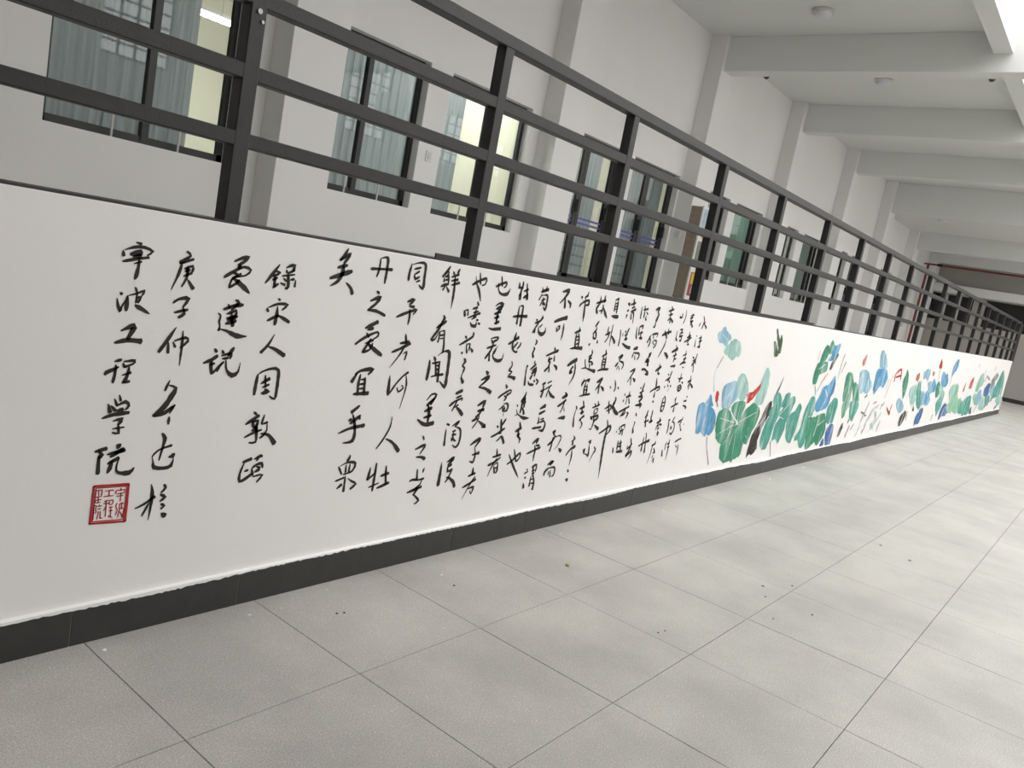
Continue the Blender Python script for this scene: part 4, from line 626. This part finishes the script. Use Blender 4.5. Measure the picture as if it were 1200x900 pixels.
for n, (a, b) in enumerate(WINS):
    r = struct(empty('window_%d' % (n+1), ((a+b)/2, YB+.12, SILL)))
    mull = {0: [3.34], 1: [5.56], 2: [7.45], 4: [15.98], 6: [19.95]}.get(n, [(a+b)/2])
    frame_parts(r, a, b, SILL, HEAD, mull, YB+.10)
    if n < 7:    # slim guard posts standing on the sill
        k = 2
        for i in range(k):
            xx = a+(b-a)*((i+1)/(k+1)) if n else (3.045, 3.60)[i]
            keep(MB().cyl((xx, YB+.03, SILL), (xx, YB+.03, SILL+.265), .009, 8).build('guard_post', M['white_steel'], None), r)
        keep(MB().cyl((a+.02, YB+.03, SILL+.265), (b-.02, YB+.03, SILL+.265), .012, 8).build('guard_rail', M['white_steel'], None), r)
def curtain(a, b, z0, z1, y, m, label, amp=.03, wl_=.11):
    mb = MB(); n = max(6, int((b-a)/.02))
    for i in range(n+1):
        x = a+(b-a)*i/n; yy = y+amp*math.sin(x*2*math.pi/wl_)*(.7+.3*math.sin(x*7))
        mb.v += [(x, yy, z0), (x, yy, z1)]
    mb.f = [(2*i, 2*i+2, 2*i+3, 2*i+1) for i in range(n)]
    o = mb.build('curtain', M[m], None)
    return tag(o, label, 'curtain')
curtain(2.45, 3.80, ZF+.002, 3.6, YB+.30, 'curtain', 'grey curtain drawn across the leftmost window of the corridor')
curtain(4.85, 6.35, ZF+.002, 3.6, YB+.30, 'curtain', 'grey curtain inside the second corridor window from the left')
curtain(6.60, 7.22, ZF+.002, 3.6, YB+.30, 'curtain', 'grey curtain gathered at the left of the cream lit third window')
curtain(9.60, 10.38, ZF+.002, 3.6, YB+.28, 'curtain', 'pale curtain behind the left glass door')
curtain(10.8, 12.35, ZF+.002, 3.6, YB+.28, 'curtain', 'pale curtain behind the right glass door')
curtain(13.5, 14.5, ZF+.002, 3.6, YB+.28, 'curtain', 'pale grey curtain in the window right of the poster board')
curtain(14.8, 16.25, ZF+.002, 3.6, YB+.28, 'green_curtain', 'green curtain filling the window right of the pale grey one')
curtain(18.9, 20.3, ZF+.002, 3.6, YB+.28, 'green_curtain', 'green curtain in the second window after the pale green one, far down the corridor')
curtain(17.6, 18.0, ZF+.002, 3.6, YB+.28, 'curtain', 'narrow grey curtain in the far window beside the fire alarm')
for n, (a, b) in enumerate(DOORS):
    r = struct(empty('door_%d' % (n+1), ((a+b)/2, YB+.12, ZF)))
    yf = YB+.10
    f = MB().box(a, b, yf, yf+.06, HEAD-.06, HEAD).box(a, a+.05, yf, yf+.06, ZF, HEAD).box(b-.05, b, yf, yf+.06, ZF, HEAD)
    keep(f.build('door_frame', M['frame'], None), r)
    mids = {0: [9.68], 1: [11.48], 2: [(a+b)/2], 3: [(a+b)/2]}[n]
    ed = [a+.05]+mids+[b-.05]
    for i in range(len(ed)-1):
        p, q = ed[i]+.004, ed[i+1]-.004
        leafm = MB().box(p, p+.07, yf+.005, yf+.05, ZF+.02, HEAD-.07).box(q-.07, q, yf+.005, yf+.05, ZF+.02, HEAD-.07).box(p, q, yf+.005, yf+.05, ZF+.02, ZF+.14).box(p, q, yf+.005, yf+.05, HEAD-.14, HEAD-.07)
        lf_ = keep(leafm.build('door_leaf', M['frame'], None), r)
        MB().box(p+.06, q-.06, yf+.024, yf+.03, ZF+.1, HEAD-.1).build('pane', M['glass'], lf_)
        for z in (2.235, 2.30): MB().box(p+.07, q-.07, yf+.018, yf+.0235, z, z+.03).build('stripe', M['stripe'], lf_)
        MB().box(q-.06, q-.01, yf-.05, yf+.004, 2.38, 2.56).build('handle', M['frame'], lf_)

# rooms behind
rm = MB().box(.5, 33, YB+.22, 12.2, ZF-.1, ZF).build('floor_room', M['grout']); struct(rm)
struct(MB().box(.5, 33, YB+.22, 12.2, 4.6, 4.7).build('ceiling_room', M['room']))
struct(MB().box(.5, 33, 12.0, 12.2, ZF, 4.6).build('wall_room', M['room']))
for q in (.5, 8.6, 12.65, 20.7, 28.7): struct(MB().box(q, q+.12, YB+.22, 12, ZF, 4.6).build('wall_partition', M['room']))
def tube_lamp(x0, x1, y, z, label):
    r = empty('tube_lamp', ((x0+x1)/2, y, z)); tag(r, label, 'lamp', None)
    keep(MB().box(x0, x1, y-.10, y+.10, z+.03, z+.07).build('housing', M['lampbody'], None), r)
    keep(MB().box(x0+.02, x1-.02, y-.08, y+.08, z, z+.03).build('tube', M['lamp'], None), r)
    for q in (x0+.2, x1-.2): keep(MB().cyl((q, y, z+.07), (q, y, 4.6), .006, 6).build('hanger', M['white_steel'], None), r)
tube_lamp(4.6, 6.0, 10.0, 3.80, 'lit fluorescent tube lamp seen through the right of the leftmost window')
tube_lamp(9.4, 10.8, 8.4, 4.3, 'unseen tube lamp added to light the room behind the two glass doors')  # unseen lamp, added to brighten the curtains behind the doors
tube_lamp(6.6, 8.0, 7.9, 4.3, 'added tube lamp, hidden high up, lighting the cream room behind the third corridor window')  # added lamp, hidden above the window head, lights the cream room
tube_lamp(15.0, 16.4, 8.4, 4.3, 'unseen extra tube lamp brightening the room behind the green curtain')  # extra hidden lamp, lights the green curtain from behind

# ---------------------------------------------------------------- wall fittings
def switch(x, z, label):
    r = empty('wall_switch', (x, YB, z)); tag(r, label, 'switch', None)
    keep(MB().box(x-.045, x+.045, YB-.012, YB, z-.06, z+.06).build('plate', M['plastic'], None, bevel=.003), r)
    keep(MB().box(x-.02, x+.02, YB-.02, YB-.012, z-.035, z+.035).build('rocker', M['lampbody'], None), r)
switch(6.474, 2.483, 'white wall switch between the second and third windows from the left')
switch(8.98+.1, 2.538, 'white wall switch just left of the left glass door')
sw = empty('wall_switch', (12.6, YB-.29, 2.494)); tag(sw, 'pale wall switch on the grey side of the pillar right of the glass doors', 'switch')
keep(MB().box(12.388, 12.40, YB-.2, YB-.1, 2.43, 2.55).build('plate', M['plastic'], None), sw)
keep(MB().box(12.382, 12.388, YB-.17, YB-.13, 2.46, 2.52).build('rocker', M['lampbody'], None), sw)
al = empty('fire_alarm', (17.4, YB, 3.98)); tag(al, 'small red and white round fire alarm high on the far corridor wall', 'alarm')
keep(MB().cyl((17.4, YB, 3.98), (17.4, YB-.10, 3.98), .13, 20).build('bell', M['red_pipe'], None), al)
keep(MB().cyl((17.4, YB-.10, 3.98), (17.4, YB-.13, 3.98), .08, 16).build('cap', M['plastic'], None), al)
# poster board beside the pillar
pb = empty('poster_board', (12.68, 6.2, 1.5)); tag(pb, 'brown sided display board with yellow and red posters on the pillar front', 'board')
PY = YB-.292
keep(MB().box(12.41, 12.95, PY-.20, PY, 1.50, 3.00).build('cabinet', M['brown'], None), pb)
keep(MB().box(12.41, 12.95, PY-.225, PY-.20, 1.44, 3.02).build('border', M['plastic'], None), pb)
for (x0, x1, z0, z1, m) in ((12.45, 12.92, 2.62, 2.97, 'poster_blue'), (12.52, 12.75, 2.50, 2.66, 'yellow'), (12.46, 12.91, 2.0, 2.44, 'poster_green'), (12.46, 12.91, 1.52, 1.92, 'red'), (12.5, 12.75, 1.72, 1.90, 'yellow'), (12.56, 12.86, 1.56, 1.68, 'poster_blue')):
    d = {'yellow': .232, 'poster_blue': .230, 'red': .228}.get(m, .228)
    keep(MB().box(x0, x1, PY-d, PY-.225, z0, z1).build('poster', M[m], None), pb)
# red fire pipe
fp = empty('fire_pipe', (31.6, 6.45, ZF)); tag(fp, 'thin red fire pipe rising at the far corridor corner and running under the beam', 'pipe')
keep(MB().cyl((31.6, 6.45, 0), (31.6, 6.45, 4.25), .045, 10).build('riser', M['red_pipe'], None), fp)
keep(MB().cyl((31.6, 6.59, 4.25), (31.6, 2.0, 4.25), .03, 10).build('branch', M['red_pipe'], None), fp)
keep(MB().cyl((31.6, 6.15, 4.25), (31.6, 6.0, 4.25), .05, 10).build('coupling', M['frame'], None), fp)

# ---------------------------------------------------------------- ceiling, beams
ce = struct(MB().box(-6, 33.2, 2.44, YB+.2, ZC, ZC+.15).build('ceiling', M['ceiling']))
struct(MB().box(-6, 33.2, 2.21, 2.44, 5.46, ZC+.15).build('edge_beam', M['ceiling']))
for q in (-3.5, .55, 4.6, 8.6, 12.65, 16.65, 20.7, 24.7, 28.7, 32.4):
    struct(MB().box(q-.15, q+.15, 2.19 if q < 10 else -5.99, YB, 4.92 if q == 24.7 else (4.42 if q > 25 else 5.215), ZC).build('ceiling_beam', M['ceiling'], bevel=.006))
struct(MB().box(24.86, 33.0, 2.44, YB, 4.97, 5.05).build('ceiling', M['ceiling']))
def dome(x, y, label, ZC=ZC):
    r = empty('ceiling_lamp', (x, y, ZC)); tag(r, label, 'lamp', None)
    keep(MB().cyl((x, y, ZC), (x, y, ZC-.04), .15, 24).build('base', M['white_steel'], None, smooth=True), r)
    bm = bmesh.new(); bmesh.ops.create_uvsphere(bm, u_segments=20, v_segments=10, radius=.13)
    bmesh.ops.delete(bm, geom=[v for v in bm.verts if v.co.z > .02], context='VERTS')
    for v in bm.verts: v.co.z *= .6
    me = bpy.data.meshes.new('diffuser'); bm.to_mesh(me); bm.free()
    for p in me.polygons: p.use_smooth = True
    o = link('diffuser', me, M['lampbody']); o.location = (x, y, ZC-.04); keep(o, r)
dome(11.52, 4.51, 'nearest white dome lamp on the corridor ceiling')
dome(14.75, 4.45, 'second white dome lamp, just behind the nearest full beam')
dome(25.05, 5.05, 'third and farthest visible dome lamp on the corridor ceiling', 4.97)
def camera_fix(x, y, z, label):
    r = empty('security_camera', (x, y, z)); tag(r, label, 'camera')
    keep(MB().cyl((x, y, z), (x, y, z-.05), .02, 8).build('mount', M['frame'], None), r)
    keep(MB().cyl((x-.07, y, z-.07), (x+.07, y, z-.07), .035, 12, .045).build('body', M['dark'], None), r)
camera_fix(12.87, 5.75, 5.33, 'small black security camera under the nearest beam on its left')
camera_fix(12.87, 2.46, 5.33, 'small black security camera under the nearest beam beside the skylight')

# ---------------------------------------------------------------- end wall and the rest of the shell
def endwall(mb, hs):   # wall along Y at X=33
    x0, x1 = 33.0, 33.2
    ys = sorted({-6, YB+.2} | {h[0] for h in hs} | {h[1] for h in hs})
    for i in range(len(ys)-1):
        ym = (ys[i]+ys[i+1])/2; h = [q for q in hs if q[0] < ym < q[1]]
        if h: mb.box(x0, x1, ys[i], ys[i+1], 0, h[0][2]); mb.box(x0, x1, ys[i], ys[i+1], h[0][3], 8)
        else: mb.box(x0, x1, ys[i], ys[i+1], 0, 8)
eh = [(-1.0, 4.55, 2.42, 3.38), (4.95, 6.75, 2.42, 3.38)]
mb = MB(); endwall(mb, eh)
we = struct(mb.build('wall_end', M['dark_wall']))
struct(MB().box(32.97, 33.0, -6, YB, 0, .14).build('baseboard_end', M['black_tile']))
struct(MB().box(32.6, 33.0, -2, YB, 3.42, 3.72).build('trim_1', M['ceiling']))
for n, (y0, y1, z0, z1) in enumerate(eh):
    r = struct(empty('window_%d' % (len(WINS)+n+1), (33.1, (y0+y1)/2, z0)))
    keep(MB().box(33.12, 33.16, y0, y1, z0, z1).build('pane', M['dark'], None), r)
    k = 4 if n == 0 else 4
    for i in range(k+1):
        y = y0+(y1-y0)*i/k; keep(MB().box(33.05, 33.12, y-.03, y+.03, z0, z1).build('mullion', M['white_steel'] if i in (1, 2) and n else M['frame'], None), r)
struct(MB().box(-8, 2.6, -6.2, 2.205, 5.46, ZC+.15).build('added_shade_slab', M['dark_wall']))  # unseen slab added above the near hall to darken the left side
# unseen far side of the hall: closes the space, is mirrored in the window glass
mb = MB(); RW = [(a, a+1.6, 4.4, 6.6) for a in (2, 5, 8.5, 12, 15.5, 19, 22.5, 26)]
holes(mb, -8, 36, -6.2, -6.0, 0, 8.0, RW)
struct(mb.build('wall_right', M['wall']))
for n, (a, b, z0, z1) in enumerate(RW):
    r = struct(empty('window_%d' % (len(WINS)+3+n), ((a+b)/2, -6.1, z0)))
    f = MB().box(a, b, -6.15, -6.05, z0, z0+.05).box(a, b, -6.15, -6.05, z1-.05, z1)
    for i in range(5): f.box(a+(b-a)*i/4-.02, a+(b-a)*i/4+.02, -6.13, -6.07, z0, z1)
    for i in range(1, 7): f.box(a, b, -6.12, -6.08, z0+(z1-z0)*i/7-.02, z0+(z1-z0)*i/7+.02)
    keep(f.build('window_grille', M['frame'], None), r)
struct(MB().box(-8.2, -8, -6.2, YB+.2, 0, 8).build('wall_near', M['dark_wall']))

# ---------------------------------------------------------------- brush painting on the wall
def smooth_path(p, step):
    if len(p) == 1: p = [p[0], (p[0][0]+.004, p[0][1]-.004, p[0][2])]
    q = [p[0]]+list(p)+[p[-1]]; out = []
    for i in range(1, len(q)-2):
        a, b, c, d = q[i-1:i+3]; L = math.hypot(c[0]-b[0], c[1]-b[1]); n = max(2, min(10, int(L/step)))
        for k in range(n):
            t = k/n
            out.append(tuple(.5*((2*b[j])+(-a[j]+c[j])*t+(2*a[j]-5*b[j]+4*c[j]-d[j])*t*t+(-a[j]+3*b[j]-3*c[j]+d[j])*t**3) for j in range(3)))
    out.append(p[-1]); return out
def ribbon(v, f, pts, y, step=.012, taper=False):
    P = smooth_path(pts, step); n = len(P); k0 = len(v)
    if len(pts) > 1 and taper:      # pressure of the brush: pointed entry, swelling middle, lifted end
        P = [(x, z, w*(.62+.55*min(1, i/(n*.22)))*(1 if pts[-1][2] > pts[-2][2] else (1-.45*max(0, (i/n-.7)/.3)))) for i, (x, z, w) in enumerate(P)]
    for i, (x, z, w) in enumerate(P):
        a = P[max(0, i-1)]; b = P[min(n-1, i+1)]; dx, dz = b[0]-a[0], b[1]-a[1]; L = math.hypot(dx, dz) or 1
        w = w*.5*(1+.10*math.sin(x*310+z*170)); nx, nz = -dz/L*w, dx/L*w
        if i == 0: v.append((x-dx/L*w*.7, y, z-dz/L*w*.7))
        v += [(x+nx, y, z+nz), (x-nx, y, z-nz)]
    x, z, w = P[-1]; v.append((x+dx/L*w*.25, y, z+dz/L*w*.25)); e = len(v)-1
    f.append((k0, k0+1, k0+2))
    for i in range(n-1): f.append((k0+1+2*i, k0+3+2*i, k0+4+2*i, k0+2+2*i))
    f.append((e-2, e, e-1))
def decode(s): return [tuple(float(t) for t in p.split(',')) for p in s.split()]
cal = empty('calligraphy', (2.4, YW, .8))
tag(cal, 'black brush calligraphy in vertical columns with red seal on the white wall', 'calligraphy')
def glyphs(data, name, m, y, wf, step=.012):
    for ln in data.strip().split('\n'):
        parts = ln.split('|'); v = []; f = []
        for st in parts[1:]:
            ribbon(v, f, [(a/1000, b/1000, wf(a/1000, c)) for a, b, c in decode(st)], y, step, True)
        me = bpy.data.meshes.new(name); me.from_pydata(v, [], f); o = link(name, me, m); keep(o, cal)
glyphs(INK, 'character', M['ink'], YW-.0012, lambda x, w: (0, .9, 1.8, 2.7, 3.8, 5.1, 6.3, 7.2)[w if isinstance(w, int) else int(w)]*.0032*(1+.03*max(0, x-2.5)))
sr = len(COL.objects)
v = []; f = []
for ln in SEAL.strip().split('\n'):
    for st in ln.split('|')[1:]: ribbon(v, f, [(a/1000, b/1000, c*.0019) for a, b, c in decode(st)], YW-.0012, .02)
me = bpy.data.meshes.new('seal'); me.from_pydata(v, [], f); o = link('seal', me, M['seal']); o['label'] = 'square red seal stamp'; keep(o, cal)

mu = empty('lotus_mural', (10, YW, .6))
tag(mu, 'painted lotus mural with green and blue leaves and red buds on the white wall', 'mural')
lay = 0
for ln in MURAL.strip().split('\n'):
    nm, colr, poly, l0, veins = ln.split('|'); lay += 1; y = YW-.001-.00004*lay
    nm = {'leaf': 'lotus_leaf', 'brush stroke': 'brush_stroke', 'bud': 'lotus_bud', 'bloom': 'lotus_flower', 'flower': 'lotus_flower', 'stem': 'lotus_stem', 'bird': 'kingfisher_stroke'}[nm]
    if nm == 'kingfisher_stroke': nm = 'brush_stroke'
    root = None
    if poly:
        P = decode(poly); Q = [P[-2], P[-1]]+P+[P[0], P[1]]; P2 = []
        for i in range(2, len(Q)-2):
            a_, b_, c_, d_ = Q[i-1:i+3]
            for t in (0, .33, .66): P2.append(tuple(.5*((2*b_[j])+(-a_[j]+c_[j])*t*.8+(2*a_[j]-5*b_[j]+4*c_[j]-d_[j])*t*t*.8+(-a_[j]+3*b_[j]-3*c_[j]+d_[j])*t**3*.8)+(.2*(c_[j]-b_[j])*t) for j in range(2)))
        P = P2; n = len(P); v = []; rg = .0035*min(4, max(1, P[0][0]/1000/4))
        for i in range(n):
            a, b = P[i], P[(i+1) % n]; L = math.hypot(b[0]-a[0], b[1]-a[1])/1000; k = max(1, min(4, int(L/.03)))
            for j in range(k):
                t = j/k; x = (a[0]+(b[0]-a[0])*t)/1000; z = (a[1]+(b[1]-a[1])*t)/1000
                v.append((min(x+random.uniform(-rg, rg), XE-.02), y, z+random.uniform(-rg, rg)))
        bm = bmesh.new(); vs = [bm.verts.new(q) for q in v]; fc = bm.faces.new(vs); bmesh.ops.triangulate(bm, faces=[fc])
        me = bpy.data.meshes.new(nm); bm.to_mesh(me); bm.free(); root = link(nm, me, PAINT[colr]); keep(root, mu)
    if l0:
        v = []; f = []
        for l in l0.split(';'): ribbon(v, f, [(a/1000, b/1000, c*.0011*a/1000) for a, b, c in decode(l)], y, .03)
        me = bpy.data.meshes.new(nm); me.from_pydata(v, [], f); root = link(nm, me, PAINT[colr]); keep(root, mu)
    if veins:
        v = []; f = []
        for l in veins.split(';'): ribbon(v, f, [(a/1000, b/1000, c*.0007*a/1000) for a, b, c in decode(l)], y-.00003, .03)
        me = bpy.data.meshes.new('vein'); me.from_pydata(v, [], f); o = link('vein', me, PAINT['vein']); o.parent = root
